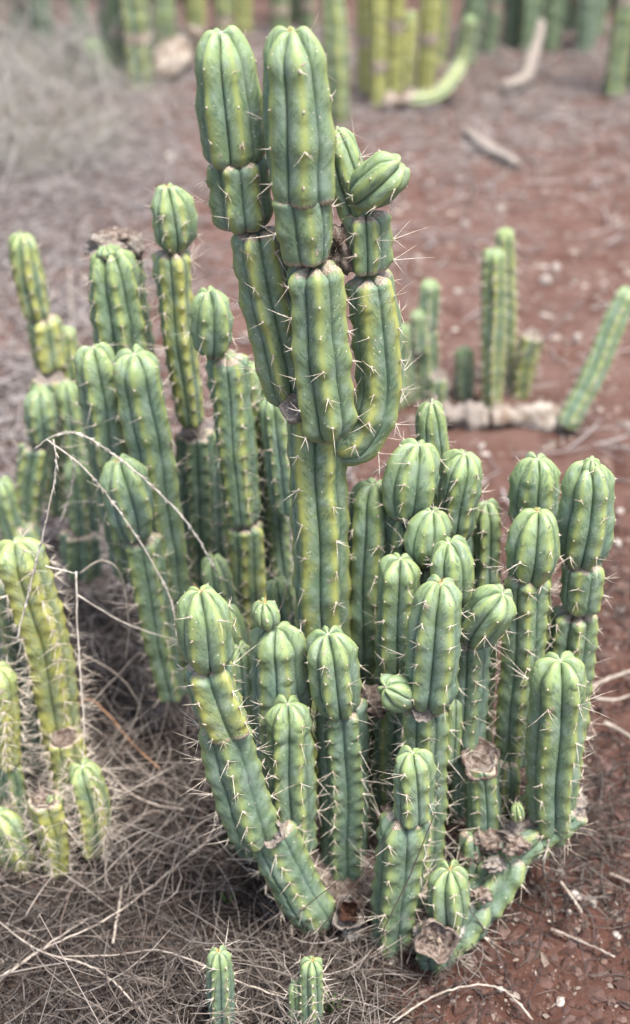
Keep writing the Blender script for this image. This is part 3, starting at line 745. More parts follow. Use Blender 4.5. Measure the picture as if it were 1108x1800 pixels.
far_cactus('far thick pale columns at the upper left, beside a fallen slab',
           [(248, 152, -0.02, 1.2, 52, 0.75, 'dome'), (222, 140, -0.06, 1.2, 36, 0.5, 'dome'), (204, 128, -0.1, 1.3, 34, 0.3, 'dome')])
far_cactus('far green column left of the tallest twin tips', [(292, 100, 0.0, 0.42, 42, 0.55, 'dome'), (345, 96, 0.02, 1.1, 40, 0.8, 'dome'), (425, 70, 0.0, 1.0, 38, 0.95, 'dome'), (395, 78, 0.0, 1.1, 36, 0.7, 'dome')])
far_cactus('far small green shoot low at the upper left', [(200, 142, -0.10, 0.19, 36, 0.5, 'dome')])
far_cactus('far columns rising between the two tallest tips', [(492, 60, 0.0, 1.1, 36, 0.6, 'dome'), (542, 50, 0.0, 1.1, 30, 0.35, 'dome'), (520, 40, 0.0, 1.2, 34, 0.6, 'dome')])
rr = random.Random(3)
k = 0
for (xa, xb, n, lab) in ((20, 160, 3, 'hazy grey-green columns in the top left corner'), (890, 985, 7, 'shady dark green columns at the top, left of the corner column'),
                         (1000, 1050, 4, 'shady slim columns next to the tall corner column')):
    st = []
    for q in range(n):
        x = xa + (xb - xa) * (q + 0.5) / n + rr.uniform(-8, 8)
        st.append((x, rr.uniform(48, 92), rr.uniform(-0.1, 0.1), rr.uniform(0.8, 1.4), rr.uniform(28, 36), rr.uniform(-0.1, 0.3), 'dome'))
    far_cactus(lab, st)

# ------------------------------------------------------------------ cut ends
def scar_on(parent, index_pt, Y, radius_px, direction=(0, -0.2, 1), **kw):
    c = P(index_pt[0], index_pt[1], Y)
    return cut_scar(parent, c, direction, radius_px * depth(c) / FPX, **kw)

for sgm in SEGMENTS:
    if sgm['top'] == 'cut':
        ring = sgm['ring']; c = ring.mean(0)
        rad = np.mean(np.linalg.norm(ring - c, axis=1))
        far = sgm['res'] < 0.9
        cut_scar(sgm['obj'], c + sgm['tdir'] * 0.002, sgm['tdir'] + np.array([0, -0.12, 0.0]), rad * 0.97, M_CORKDARK if sgm['parent'] is Dd else M_CORK, 0.006 if not far else 0.01, hollow=0.016, ragged=0.08)
        sgm['tuft'] = False
# side scars where arms were cut away
def side_scar(pt, Y, rpx, mat_=M_CORK, hollow=0.004, dirv=(-0.1, -0.9, 0.35), lobes=5, par=A, thick=0.005, name='cut_scar', ragged=0.09):
    c = P(pt[0], pt[1], Y)
    o = cut_scar(par, c, np.array(dirv, float), rpx * depth(c) / FPX, mat_, thick, lobes=lobes, hollow=hollow, name=name, ragged=ragged)
    return o
side_scar((521, 716), 1.567, 26, dirv=(-0.25, -0.55, 0.8))
side_scar((476, 1466), 1.345, 22, dirv=(-0.3, -0.85, 0.5))
side_scar((768, 1655), 1.284, 34, M_CORKDARK, dirv=(0.0, -0.75, 0.65), lobes=4, hollow=0.012, thick=0.010, ragged=0.13)
side_scar((612, 1606), 1.352, 27, M_CORK, 0.012, dirv=(-0.05, -0.6, 0.8), lobes=3, thick=0.009, name='rotted_stump_rim', ragged=0.16)
side_scar((613, 1602), 1.345, 17, M_ROT, 0.022, dirv=(-0.05, -0.6, 0.8), lobes=4, name='rotted_stump_core', ragged=0.2)
side_scar((742, 1252), 1.402, 17, dirv=(0.1, -0.95, 0.3))
side_scar((846, 1336), 1.44, 34, M_CORKDARK, 0.006, dirv=(0.0, -0.55, 0.8), lobes=5)
def cork_knob(par, pt, Y, rpx, flat=0.6, seed=0, material=M_CORKDARK, name='cork_knob'):
    import bmesh
    c = P(pt[0], pt[1], Y); R = rpx * depth(c) / FPX
    r = np.random.default_rng(seed)
    bm = bmesh.new(); bmesh.ops.create_icosphere(bm, subdivisions=4, radius=1.0)
    fr = r.normal(0, 1, (10, 3)) * np.linspace(2.5, 16, 10)[:, None]; phs = r.uniform(0, 6, 10)
    for v in bm.verts:
        q = np.array(v.co)
        k_ = 1 + sum(0.26 / (1 + 0.25 * i) * math.sin(float(np.dot(fr[i], q)) + phs[i]) for i in range(10)) * 0.7
        q = q * k_ * R
        v.co = (c[0] + q[0], c[1] + q[1] * 0.8, c[2] + q[2] * flat)
    me = bpy.data.meshes.new(name); bm.to_mesh(me); bm.free(); me.materials.append(material)
    for p_ in me.polygons: p_.use_smooth = True
    return link(bpy.data.objects.new(name, me), par)
for q, (x, y, Y_, rp, fl, m_) in enumerate(((862, 1478, 1.41, 24, 0.8, M_CORKDARK), (934, 1442, 1.425, 24, 0.8, M_CORKDARK), (898, 1462, 1.41, 20, 0.9, M_CORK), (1014, 1412, 1.425, 16, 0.8, M_CORK),
        (660, 1240, 1.50, 30, 0.9, M_CORKDARK), (690, 1440, 1.44, 24, 0.8, M_CORKDARK), (640, 1590, 1.385, 26, 0.7, M_CORKDARK), (590, 1612, 1.375, 18, 0.7, M_CORK), (622, 1640, 1.352, 16, 0.6, M_PALE),
        (846, 1572, 1.352, 17, 0.7, M_CORKDARK), (872, 1520, 1.372, 18, 0.7, M_CORK), (908, 1486, 1.378, 22, 0.6, M_CORKDARK), (830, 1500, 1.41, 20, 0.8, M_CORKDARK), (985, 1440, 1.40, 13, 0.7, M_CORKDARK),
        (745, 1618, 1.35, 20, 0.9, M_CORKDARK), (800, 1640, 1.335, 18, 1.4, M_PALE), (738, 1640, 1.335, 14, 1.3, M_PALE))):
    cork_knob(A, (x, y), Y_, rp, fl, 70 + q, m_)
cork_knob(B, (178, 432), 2.03, 28, 0.8, 91, M_CORK)
cork_knob(B, (208, 424), 2.05, 30, 0.8, 92, M_CORKDARK)
cork_knob(B, (232, 440), 2.04, 20, 1.2, 93, M_CORK)
cork_knob(A, (400, 272), 1.60, 16, 0.5, 94, M_CORKDARK)
cork_knob(A, (604, 440), 1.60, 26, 1.6, 95, M_CORKDARK)
# woody foot of the clump that the stems rise from
def woody_foot(parent, centre, rx, ry, h, seed, name='woody_base'):
    r = np.random.default_rng(seed)
    n, m = 40, 14
    V = []
    for i in range(m):
        v = i / (m - 1)
        for j in range(n):
            a = 2 * math.pi * j / n
            k = math.cos(v * math.pi / 2) ** 0.6 * (1 + 0.12 * math.sin(5 * a + 1) + 0.07 * math.sin(11 * a + v * 6)) + r.normal(0, 0.02)
            V.append((centre[0] + rx * k * math.cos(a), centre[1] + ry * k * math.sin(a), -0.03 + (h + 0.03) * math.sin(v * math.pi / 2) * (1 + r.normal(0, 0.04))))
    V = np.array(V)
    i, j = np.meshgrid(np.arange(m - 1), np.arange(n), indexing='ij'); j2 = (j + 1) % n
    Q = np.stack([i * n + j, i * n + j2, (i + 1) * n + j2, (i + 1) * n + j], -1).reshape(-1, 4)
    return link(bpy.data.objects.new(name, mesh_np(name, V, [Q], M_CORKDARK)), parent)
woody_foot(A, (0.065, 1.50), 0.15, 0.13, 0.075, 4)
woody_foot(B, (-0.17, 1.93), 0.16, 0.12, 0.05, 5)

# bleached log lying by the blurred columns, and other fallen pieces
def fallen_log(label, pts, r0, r1, material, seed, cat='log', name='fallen_log', sides=14, n=18):
    s = Soup()
    r = np.random.default_rng(seed)
    C = smooth_curve(pts, n) - np.array([0, 0, 0.3 * r0]); T, U, W = frames(C)
    a = np.arange(sides) * 2 * math.pi / sides
    rad = (1 + 0.25 * np.sin(2 * a[None, :] + np.linspace(0, 5, n)[:, None] + seed)) *  np.linspace(r0, r1, n)[:, None] * (1 + 0.14 * np.cos(5 * a)[None, :] + r.normal(0, 0.11, (n, sides)) + 0.16 * np.sin(np.linspace(0, 9, n) + seed)[:, None])
    rad[0] *= 0.35; rad[-1] *= 0.3; C = C + r.normal(0, r0 * 0.10, C.shape)
    V = (C[:, None, :] + rad[..., None] * (np.cos(a)[None, :, None] * U[:, None, :] + np.sin(a)[None, :, None] * W[:, None, :])).reshape(-1, 3)
    i, j = np.meshgrid(np.arange(n - 1), np.arange(sides), indexing='ij'); j2 = (j + 1) % sides
    Q = np.stack([i * sides + j, i * sides + j2, (i + 1) * sides + j2, (i + 1) * sides + j], -1).reshape(-1, 4)
    Tt = [(0, k + 1, k) for k in range(1, sides - 1)] + [((n - 1) * sides, (n - 1) * sides + k, (n - 1) * sides + k + 1) for k in range(1, sides - 1)]
    s.add(V, Q, np.array(Tt))
    o = link(bpy.data.objects.new(name, s.mesh(name, material)))
    tag(o, label, cat)
    return o
up = np.array([0, 0, 1.0])
fallen_log('bleached white fallen cactus log lying on bare soil behind', [G(862, 742) + up * .03, G(920, 748) + up * .035, G(995, 756) + up * .03], 0.036, 0.030, M_LOG, 1)
fallen_log('grey dead cactus piece lying left of the bleached log', [G(778, 742) + up * .03, G(820, 746) + up * .03, G(858, 748) + up * .025], 0.034, 0.028, M_CORK, 2)
fallen_log('pale curved dead stem far behind, top right of centre', [G(878, 165) + up * .04, G(918, 158) + up * .05, G(938, 128) + up * .1, G(945, 110) + up * .22], 0.030, 0.018, M_CORK, 3)
fallen_log('broken pale stick lying diagonally on far red soil', [G(812, 232) + up * .02, G(850, 262) + up * .02, G(912, 296) + up * .02], 0.016, 0.024, M_CORK, 4, cat='stick', name='fallen_stick')
fallen_log('grey slab of dead wood behind the left of the twin tips', [G(282, 150) + up * .05, G(318, 128) + up * .12, G(352, 122) + up * .2], 0.06, 0.05, M_LOG, 5)
fallen_log('whitish stub of dead cactus at the far yellow stems', [G(676, 188) + up * .03, G(700, 190) + up * .04, G(728, 188) + up * .03], 0.04, 0.034, M_LOG, 6)
fallen_log('small bleached lump in front of the low knobbly cactus', [G(745, 738) + up * .03, G(772, 736) + up * .03], 0.032, 0.028, M_LOG, 8)

# ------------------------------------------------------------------ spines
def spine(soup, base, d, L, r, m, bend):
    d = d / np.linalg.norm(d)
    a = np.cross(d, [0.31, 0.77, 0.55]); a /= np.linalg.norm(a); b = np.cross(d, a)
    mid = base + d * L * 0.55 + bend * L * 0.05
    tip = base + d * L + bend * L * 0.14
    V = []
    for c, rad in ((base, r), (mid, r * 0.72)):
        for q in range(4):
            t = q * math.pi / 2
            V.append(c + rad * (math.cos(t) * a + math.sin(t) * b))
    V.append(tip)
    Q = [(q, (q + 1) % 4, 4 + (q + 1) % 4, 4 + q) for q in range(4)]
    T = [(4 + q, 4 + (q + 1) % 4, 8) for q in range(4)]
    soup.add(V, Q, T, m)

def areole_pad(soup, r, h):
    V, n = [], 7
    for (rr_, hh) in ((1.0, -0.3), (0.85, 0.5)):
        for q in range(n):
            t = 2 * math.pi * q / n
            V.append((rr_ * r * math.cos(t) * 1.25, rr_ * r * math.sin(t), hh * h))
    V.append((0, 0, h))
    Q = [(q, (q + 1) % n, n + (q + 1) % n, n + q) for q in range(n)]
    T = [(n + q, n + (q + 1) % n, 2 * n) for q in range(n)]
    soup.add(V, Q, T, 1)

def make_cluster(kind, seed):
    """local z = away from the stem, local x = up the stem; returns (V, Q, T, mq, mt)"""
    r = np.random.default_rng(seed)
    s = Soup()
    areole_pad(s, r.uniform(0.0011, 0.0021), 0.0011)
    if kind == 'bare': n, l0, l1 = r.integers(0, 2), 0.002, 0.006
    elif kind == 'few': n, l0, l1 = r.integers(2, 5), 0.006, 0.022
    elif kind == 'long': n, l0, l1 = r.integers(3, 6), 0.010, 0.044
    else: n, l0, l1 = r.integers(8, 14), 0.012, 0.038
    for q in range(int(n)):
        az = r.uniform(0, 2 * math.pi)
        el = r.uniform(0.25, 1.2)
        d = np.array([math.cos(az) * math.cos(el) * 0.9 - 0.12, math.sin(az) * math.cos(el), math.sin(el)])
        L = r.uniform(l0, l1) * (0.65 if q > 1 and kind != 'dense' else 1)
        spine(s, np.array([0, 0, 0.0003]), d, L, r.uniform(0.00032, 0.00048), 0, r.normal(0, 1, 3))
    return s
VARIANTS = {}
for ki, (kind, cnt) in enumerate((('bare', 4), ('few', 8), ('long', 10), ('dense', 8))):
    VARIANTS[kind] = []
    for q in range(cnt):
        s = make_cluster(kind, 100 * ki + q)
        V = np.concatenate(s.V); Q = np.concatenate(s.Q); T = np.concatenate(s.T)
        VARIANTS[kind].append((V, Q, T, s.mq, s.mt, s.mesh('spine_cluster', [M_SPINE, M_WOOL], False)))

def tip_tuft(sg):
    s = Soup()
    r = np.random.default_rng(int(abs(sg['tip'][0]) * 1e5))
    ti, d = sg['tip'], sg['tdir']
    a = np.cross(d, [0.3, 0.8, 0.5]); a /= np.linalg.norm(a); b = np.cross(d, a)
    R = sg['R']
    n = 14 if sg['young'] else 9
    for q in range(n):
        t = r.uniform(0, 6.28); rho = r.uniform(0.02, 0.20) * R
        base = ti + rho * (math.cos(t) * a + math.sin(t) * b) - d * 0.0015
        dd = d + r.normal(0, 0.55, 3)
        spine(s, base, dd, r.uniform(0.003, 0.013 if sg['young'] else 0.007), 0.0005, 0, r.normal(0, 1, 3))
    # wool in the hollow
    V = [ti + d * 0.0016]; m = 9
    for q in range(m):
        t = 2 * math.pi * q / m
        V.append(ti + R * 0.13 * r.uniform(0.7, 1.2) * (math.cos(t) * a + math.sin(t) * b) - d * 0.001)
    s.add(V, None, [(0, 1 + q, 1 + (q + 1) % m) for q in range(m)], 1)
    o = link(bpy.data.objects.new('tip_tuft', s.mesh('tip_tuft', [M_YSPINE if sg['young'] else M_SPINE, M_WOOL], False)), sg['obj'])

bpy.context.view_layer.update()
dg = bpy.context.evaluated_depsgraph_get()
camv = Vector(CAM)
cand = {}
hidden = {}
rs = random.Random(11)
for si, sg in enumerate(SEGMENTS):
    if sg['tuft'] and sg['top'] == 'dome' and sg['res'] >= 0.9: tip_tuft(sg)
    for (pt, nrm, upd, age) in sg['sites']:
        spv = sg['sp']
        if sg['res'] < 0.9:
            kind = 'few'
        elif spv > 2: kind = 'dense'
        else:
            pl = spv * (0.25 + 0.75 * age)
            x = rs.random()
            kind = 'bare' if x > 0.25 + 0.62 * pl else ('long' if x < 0.62 * pl * 0.9 else 'few')
        vi = rs.randrange(len(VARIANTS[kind]))
        zax = Vector(nrm); xax = Vector(upd); xax = (xax - zax * xax.dot(zax)).normalized(); yax = zax.cross(xax)
        sc_ = rs.uniform(0.75, 1.2) * (1.0 if sg['res'] >= 0.9 else 1.5)
        flip = rs.choice((-1, 1))
        M = Matrix(((xax.x, yax.x, zax.x, pt[0]), (xax.y, yax.y, zax.y, pt[1]), (xax.z, yax.z, zax.z, pt[2]), (0, 0, 0, 1))) @ Matrix.Scale(sc_, 4)
        if sg['res'] < 0.9:
            hidden.setdefault(si, []).append((kind, vi, M)); continue
        pe = Vector(pt) + Vector(nrm) * 0.006
        dv = pe - camv; dist = dv.length
        px = PW / 2 + FPX * float(dv.x) / depth(pe); py = PH / 2 - FPX * float(np.dot(np.array(dv), UPV)) / depth(pe)
        vis = False
        if -5 < px < PW + 5 and -5 < py < PH + 5:
            hit, *_ = scene.ray_cast(dg, camv, dv.normalized(), distance=dist - 0.003)
            vis = not hit
        size = {'bare': 0.15, 'few': 0.6, 'long': 1.0, 'dense': 1.0}[kind] * sc_ / dist
        if vis: cand.setdefault(sg['parent'].name, []).append((size, si, kind, vi, M))
        else: hidden.setdefault(si, []).append((kind, vi, M))
for pn, lst in cand.items():
    lst.sort(key=lambda q: -q[0])
    for q, (size, si, kind, vi, M) in enumerate(lst):
        if q < 300:
            o = bpy.data.objects.new('spine_cluster', VARIANTS[kind][vi][5])
            link(o, SEGMENTS[si]['obj'])
            o.matrix_local = M
        else:
            hidden.setdefault(si, []).append((kind, vi, M))
for si, lst in hidden.items():
    sg = SEGMENTS[si]
    s = Soup()
    for (kind, vi, M) in lst:
        V, Q, T, mq, mt, _ = VARIANTS[kind][vi]
        Mn = np.array(M)
        s.V.append(V @ Mn[:3, :3].T + Mn[:3, 3]); s.Q.append(Q + s.n); s.T.append(T + s.n); s.mq += mq; s.mt += mt; s.n += len(V)
    o = link(bpy.data.objects.new('spine_mass', s.mesh('spine_mass', [M_SPINE, M_WOOL], False)), sg['obj'])
    o['kind'] = 'stuff'

# ------------------------------------------------------------------ dry grass litter (uncountable) and chips
def straw_field(name, n, xr, yr, lmin, lmax, rmin, rmax, seed, label, zlift=0.012, power=1.0, tones=None, curl=0.35, up_frac=0.08):
    r = np.random.default_rng(seed)
    X, Y = [], []
    tot = 0
    while tot < n:
        x = r.uniform(xr[0], xr[1], n); y = r.uniform(yr[0], yr[1], n)
        keep = r.uniform(0, 1, n) < litter_amount(x, y) ** power
        keep &= np.abs(x) < 0.16 + 0.30 * y
        X.append(x[keep]); Y.append(y[keep]); tot += keep.sum()
    x = np.concatenate(X)[:n]; y = np.concatenate(Y)[:n]
    L = lmin * (lmax / lmin) ** (r.uniform(0, 1, n) ** 1.6)
    rad = r.uniform(rmin, rmax, n)
    a = r.uniform(0, 2 * math.pi, n)
    bend = r.normal(0, curl, n)
    nseg = 5
    t = np.linspace(-0.5, 0.5, nseg)
    ang = a[:, None] + bend[:, None] * t[None, :] * 2.2
    step = (L / (nseg - 1))[:, None]
    cx = np.cumsum(np.cos(ang) * step, 1); cy = np.cumsum(np.sin(ang) * step, 1)
    cx = cx - cx[:, 2:3] + x[:, None]; cy = cy - cy[:, 2:3] + y[:, None]
    gz = ground_z(cx, cy)
    slope = r.normal(0, 0.10, n)
    lift = np.abs(r.normal(0, zlift, n)) + 0.002
    upm = r.uniform(0, 1, n) < up_frac
    slope = np.where(upm, r.normal(0, 0.6, n), slope)
    cz = gz + lift[:, None] + slope[:, None] * (t * 1.0)[None, :] * L[:, None] + np.abs(slope * L * 0.45)[:, None]
    C = np.stack([cx, cy, cz], -1)
    T = np.gradient(C, axis=1); T /= np.linalg.norm(T, axis=2, keepdims=True)
    U = np.cross(T, np.array([0, 0, 1.0])); U /= np.linalg.norm(U, axis=2, keepdims=True) + 1e-9
    W = np.cross(U, T)
    tap = np.array([0.8, 1.0, 1.0, 0.85, 0.35])
    flat = r.uniform(0.35, 1.0, n)
    V = np.zeros((n, nseg, 3, 3))
    for q in range(3):
        th = q * 2 * math.pi / 3
        V[:, :, q] = C + rad[:, None, None] * tap[None, :, None] * (math.cos(th) * U + flat[:, None, None] * math.sin(th) * W)
    V = V.reshape(-1, 3)
    base = (np.arange(n) * nseg * 3)[:, None, None]
    i, j = np.meshgrid(np.arange(nseg - 1), np.arange(3), indexing='ij'); j2 = (j + 1) % 3
    q = np.stack([i * 3 + j, i * 3 + j2, (i + 1) * 3 + j2, (i + 1) * 3 + j], -1).reshape(-1, 4)
    Q = (base + q[None]).reshape(-1, 4)
    me = mesh_np(name, V, [Q], M_STRAW)
    tones = np.array(tones)
    pick = r.integers(0, len(tones), n)
    c = tones[pick] * r.uniform(0.65, 1.2, n)[:, None]
    cc = np.repeat(np.concatenate([c, np.ones((n, 1))], 1), nseg * 3, axis=0).astype(np.float32)
    at = me.attributes.new('tone', 'FLOAT_COLOR', 'POINT'); at.data.foreach_set('color', cc.ravel())
    o = link(bpy.data.objects.new(name, me))
    tag(o, label, 'grass', kind='stuff')
    return o
TON = [(0.036, 0.029, 0.026), (0.024, 0.019, 0.017), (0.11, 0.092, 0.081), (0.08, 0.067, 0.059), (0.155, 0.134, 0.119), (0.06, 0.046, 0.04), (0.095, 0.083, 0.078), (0.075, 0.050, 0.038)]  # decayed straw, darkened further to paint shade on the near ground
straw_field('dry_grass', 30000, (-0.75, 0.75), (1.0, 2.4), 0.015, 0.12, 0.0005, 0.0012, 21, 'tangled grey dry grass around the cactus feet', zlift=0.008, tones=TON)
straw_field('loose_dry_grass', 2300, (-0.75, 0.75), (1.0, 2.5), 0.04, 0.24, 0.0006, 0.0014, 23, 'longer loose dry straws lying over the dead grass', zlift=0.014, power=2.2,
            tones=[(0.17, 0.145, 0.125), (0.12, 0.104, 0.091), (0.24, 0.208, 0.182), (0.095, 0.072, 0.06)], curl=0.25, up_frac=0.16)
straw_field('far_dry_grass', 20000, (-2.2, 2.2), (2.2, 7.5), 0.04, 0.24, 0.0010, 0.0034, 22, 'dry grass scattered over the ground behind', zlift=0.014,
            tones=[(0.31, 0.28, 0.265), (0.23, 0.205, 0.195), (0.39, 0.355, 0.335), (0.18, 0.15, 0.14), (0.33, 0.305, 0.295)])  # washed-out brightness of the distance is put into these pale tones

straw_field('standing_dry_grass', 900, (-0.62, -0.02), (1.40, 2.15), 0.06, 0.22, 0.0005, 0.0011, 26, 'thin dead grass standing tangled around the left-hand clumps', zlift=0.05, power=0.5,
            tones=[(0.34, 0.29, 0.25), (0.25, 0.21, 0.18), (0.42, 0.37, 0.32), (0.16, 0.12, 0.10)], curl=0.7, up_frac=0.8)

straw_field('tall_dry_grass', 2600, (-2.2, -0.75), (4.9, 7.2), 0.12, 0.55, 0.0010, 0.0026, 27, 'pale tall dry grass in the upper left behind', zlift=0.05, power=0.4,
            tones=[(0.40, 0.37, 0.34), (0.30, 0.28, 0.26), (0.24, 0.25, 0.17), (0.45, 0.42, 0.39)], curl=0.5, up_frac=0.9)

straw_field('foot_dry_grass', 700, (-0.08, 0.24), (1.28, 1.52), 0.03, 0.12, 0.0005, 0.0011, 28, 'dead grass banked against the feet of the tall cactus', zlift=0.02, power=0.3,
            tones=[(0.22, 0.188, 0.162), (0.13, 0.105, 0.09), (0.30, 0.262, 0.23), (0.08, 0.06, 0.05)], curl=0.6, up_frac=0.5)

straw_field('seedling_dry_grass', 520, (-0.30, 0.10), (1.10, 1.30), 0.05, 0.20, 0.0005, 0.0012, 29, 'loose dead grass around the two young cacti', zlift=0.03, power=0.3,
            tones=[(0.22, 0.188, 0.162), (0.13, 0.105, 0.09), (0.30, 0.262, 0.23), (0.08, 0.06, 0.05)], curl=0.5, up_frac=0.6)

def chip_field(name, n, xr, yr, smin, smax, seed, label, tones, weight, flat=(0.2, 0.6)):
    r = np.random.default_rng(seed)
    x = r.uniform(xr[0], xr[1], n * 6); y = r.uniform(yr[0], yr[1], n * 6)
    keep = (r.uniform(0, 1, n * 6) < weight(x, y)) & (np.abs(x) < 0.16 + 0.30 * y)
    x, y = x[keep][:n], y[keep][:n]; n = len(x)
    base = np.array([(1, 0, 0), (0.3, 0.95, 0), (-0.8, 0.6, 0), (-0.8, -0.6, 0), (0.3, -0.95, 0), (0.1, 0.05, 1), (-0.1, 0, -1)], float)
    tri = np.array([(0, 1, 5), (1, 2, 5), (2, 3, 5), (3, 4, 5), (4, 0, 5), (1, 0, 6), (2, 1, 6), (3, 2, 6), (4, 3, 6), (0, 4, 6)])
    sz = smin * (smax / smin) ** (r.uniform(0, 1, n) ** 2.2)
    V = base[None] * (1 + r.normal(0, 0.22, (n, 7, 3)))
    V[:, :, 1] *= r.uniform(0.35, 1, n)[:, None]; V[:, :, 2] *= r.uniform(flat[0], flat[1], n)[:, None]
    a = r.uniform(0, 6.28, n); ca, sa = np.cos(a)[:, None], np.sin(a)[:, None]
    vx = V[:, :, 0] * ca - V[:, :, 1] * sa; vy = V[:, :, 0] * sa + V[:, :, 1] * ca
    tl = r.normal(0, 0.3, n)[:, None]
    vz = V[:, :, 2] + vx * tl
    W = np.stack([vx, vy, vz], -1) * sz[:, None, None]
    W += np.stack([x, y, ground_z(x, y) + sz * 0.15], -1)[:, None]
    F = (tri[None] + (np.arange(n) * 7)[:, None, None]).reshape(-1, 3)
    me = mesh_np(name, W.reshape(-1, 3), [F], M_CHIP, False)
    tones = np.array(tones); c = tones[r.integers(0, len(tones), n)] * r.uniform(0.7, 1.15, n)[:, None]
    cc = np.repeat(np.concatenate([c, np.ones((n, 1))], 1), 7, axis=0).astype(np.float32)
    at = me.attributes.new('tone', 'FLOAT_COLOR', 'POINT'); at.data.foreach_set('color', cc.ravel())
    o = link(bpy.data.objects.new(name, me)); tag(o, label, 'gravel', kind='stuff')
PALE = [(0.26, 0.215, 0.185), (0.34, 0.30, 0.265), (0.19, 0.13, 0.105), (0.15, 0.095, 0.075), (0.22, 0.18, 0.15), (0.16, 0.12, 0.10)]
SOILC = [(0.08, 0.042, 0.033), (0.105, 0.06, 0.049), (0.065, 0.034, 0.026), (0.13, 0.083, 0.07)]
chip_field('bark_chips', 5200, (-0.7, 0.75), (1.0, 2.4), 0.0015, 0.0075, 31, 'pale bark and stone chips on the red soil', PALE, lambda x, y: 0.25 + 0.75 * (x > 0.12))
chip_field('far_chips', 7000, (-2.2, 2.3), (2.1, 7.0), 0.004, 0.022, 32, 'pale chips scattered on the soil behind', PALE, lambda x, y: 0.3 + 0.7 * (x > -0.1))
LEAFB = [(0.12, 0.085, 0.065), (0.17, 0.13, 0.105), (0.085, 0.06, 0.048), (0.22, 0.18, 0.15)]
chip_field('leaf_bits', 4200, (-0.75, 0.5), (1.0, 2.4), 0.003, 0.013, 34, 'brown leaf and bark crumbs in the dead grass', LEAFB, lambda x, y: 0.15 + 0.85 * litter_amount(x, y), flat=(0.06, 0.25))
chip_field('soil_clods', 15000, (-0.75, 0.8), (1.0, 2.6), 0.0015, 0.016, 33, 'small red soil crumbs', SOILC, lambda x, y: 1.05 - litter_amount(x, y), flat=(0.5, 0.9))

# ------------------------------------------------------------------ single stalks, twigs, stones
def stalk(label, pts, r0, r1, material=M_STALK, bracts=0, seed=0, name='dry_stalk', cat='stalk', n=26, side=(), wob=0.0008, group='dry stalks'):
    s = Soup()
    r = np.random.default_rng(seed)
    r0, r1 = r0 * 0.78, r1 * 0.78
    C = tube(s, pts, r0, r1, 6, n, 0, wob)
    T, U, W = frames(C)
    for q in range(bracts):
        f_ = r.uniform(0.12, 1.0); i = min(int(f_ * (n - 1)), n - 1)
        a = r.uniform(0, 6.28)
        d = T[i] * r.uniform(0.7, 1.2) + (math.cos(a) * U[i] + math.sin(a) * W[i]) * 0.35
        spine(s, C[i] + r.normal(0, 0.0004, 3), d, r.uniform(0.006, 0.014), 0.0011, 0, r.normal(0, 1, 3))
    o = link(bpy.data.objects.new(name, s.mesh(name, material)))
    tag(o, label, cat, group)
    for (sp_, rr0) in side:
        s2 = Soup(); tube(s2, sp_, rr0, rr0 * 0.5, 5, 12, 0, wob)
        link(bpy.data.objects.new('side_twig', s2.mesh('side_twig', material)), o)
    return o
Yk = 1.72
stalk('rough seed-bearing dry stalk arching over the blue-green columns', [P(90, 768, Yk), P(135, 762, Yk), P(195, 795, Yk - .01), P(262, 850, Yk - .02), P(330, 920, Yk - .04), P(382, 1006, Yk - .05)], 0.0012, 0.0019, M_ARCH, bracts=110, seed=1,
      side=(([P(60, 790, Yk), P(90, 768, Yk), P(120, 757, Yk)], 0.0012),))
stalk('thin dry stalk drooping from the arch across the blue-green shoot', [P(82, 772, 1.71), P(150, 825, 1.70), P(225, 920, 1.69), P(285, 1020, 1.68), P(305, 1070, 1.67), P(313, 1122, 1.66)], 0.0013, 0.0017, M_ARCH, bracts=45, seed=2)
stalk('rough dry stalk hanging straight down by the yellow column', [P(95, 772, 1.62), P(98, 830, 1.61), P(76, 940, 1.60), P(50, 1040, 1.59), P(28, 1128, 1.58)], 0.0011, 0.0020, M_ARCH, bracts=60, seed=3)
stalk('short pale stalk with drooping tip behind the arch', [P(130, 800, 1.9), P(128, 850, 1.9), P(106, 918, 1.9)], 0.0015, 0.0022, M_ARCH, bracts=20, seed=4)
stalk('stiff vertical dry stem between yellow column and dark hollow', [P(134, 1005, 1.62), P(137, 1120, 1.6), P(146, 1240, 1.57), P(148, 1340, 1.54)], 0.0022, 0.0010, M_ARCH, seed=5,
      side=(([P(80, 995, 1.62), P(134, 1008, 1.62)], 0.0015), ([P(136, 1046, 1.62), P(220, 1095, 1.66), P(318, 1128, 1.7)], 0.0014)))
stalk('looping grey dry vine over the dark hollow', [P(140, 1008, 1.72), P(180, 985, 1.73), P(212, 1010, 1.74), P(226, 1090, 1.75), P(222, 1160, 1.76)], 0.0020, 0.0013, seed=6)
stalk('arched dry branch crossing the dark hollow', [P(145, 1150, 1.75), P(205, 1185, 1.76), P(240, 1230, 1.77), P(255, 1300, 1.78)], 0.0018, 0.0013, seed=7,
      side=(([P(150, 1245, 1.75), P(210, 1185, 1.76), P(248, 1140, 1.77)], 0.0014),))
stalk('rusty brown bent stem beside the spiny clump', [G(282, 1366) + up * .02, G(240, 1335) + up * .03, G(200, 1300) + up * .05, G(165, 1275) + up * .06, G(140, 1276) + up * .05], 0.0022, 0.0028, M_RUST, seed=8)
stalk('bright dry straw arcing off the spiny clump', [G(192, 1388) + up * .05, G(228, 1418) + up * .035, G(275, 1437) + up * .03, G(328, 1443) + up * .025], 0.0015, 0.0024, seed=9)
stalk('long pale straw running up to the leaning stem', [G(-10, 1742) + up * .012, G(80, 1684) + up * .02, G(190, 1632) + up * .02, G(290, 1560) + up * .025, G(370, 1500) + up * .03, G(432, 1478) + up * .04], 0.0014, 0.0024, seed=10, n=40)
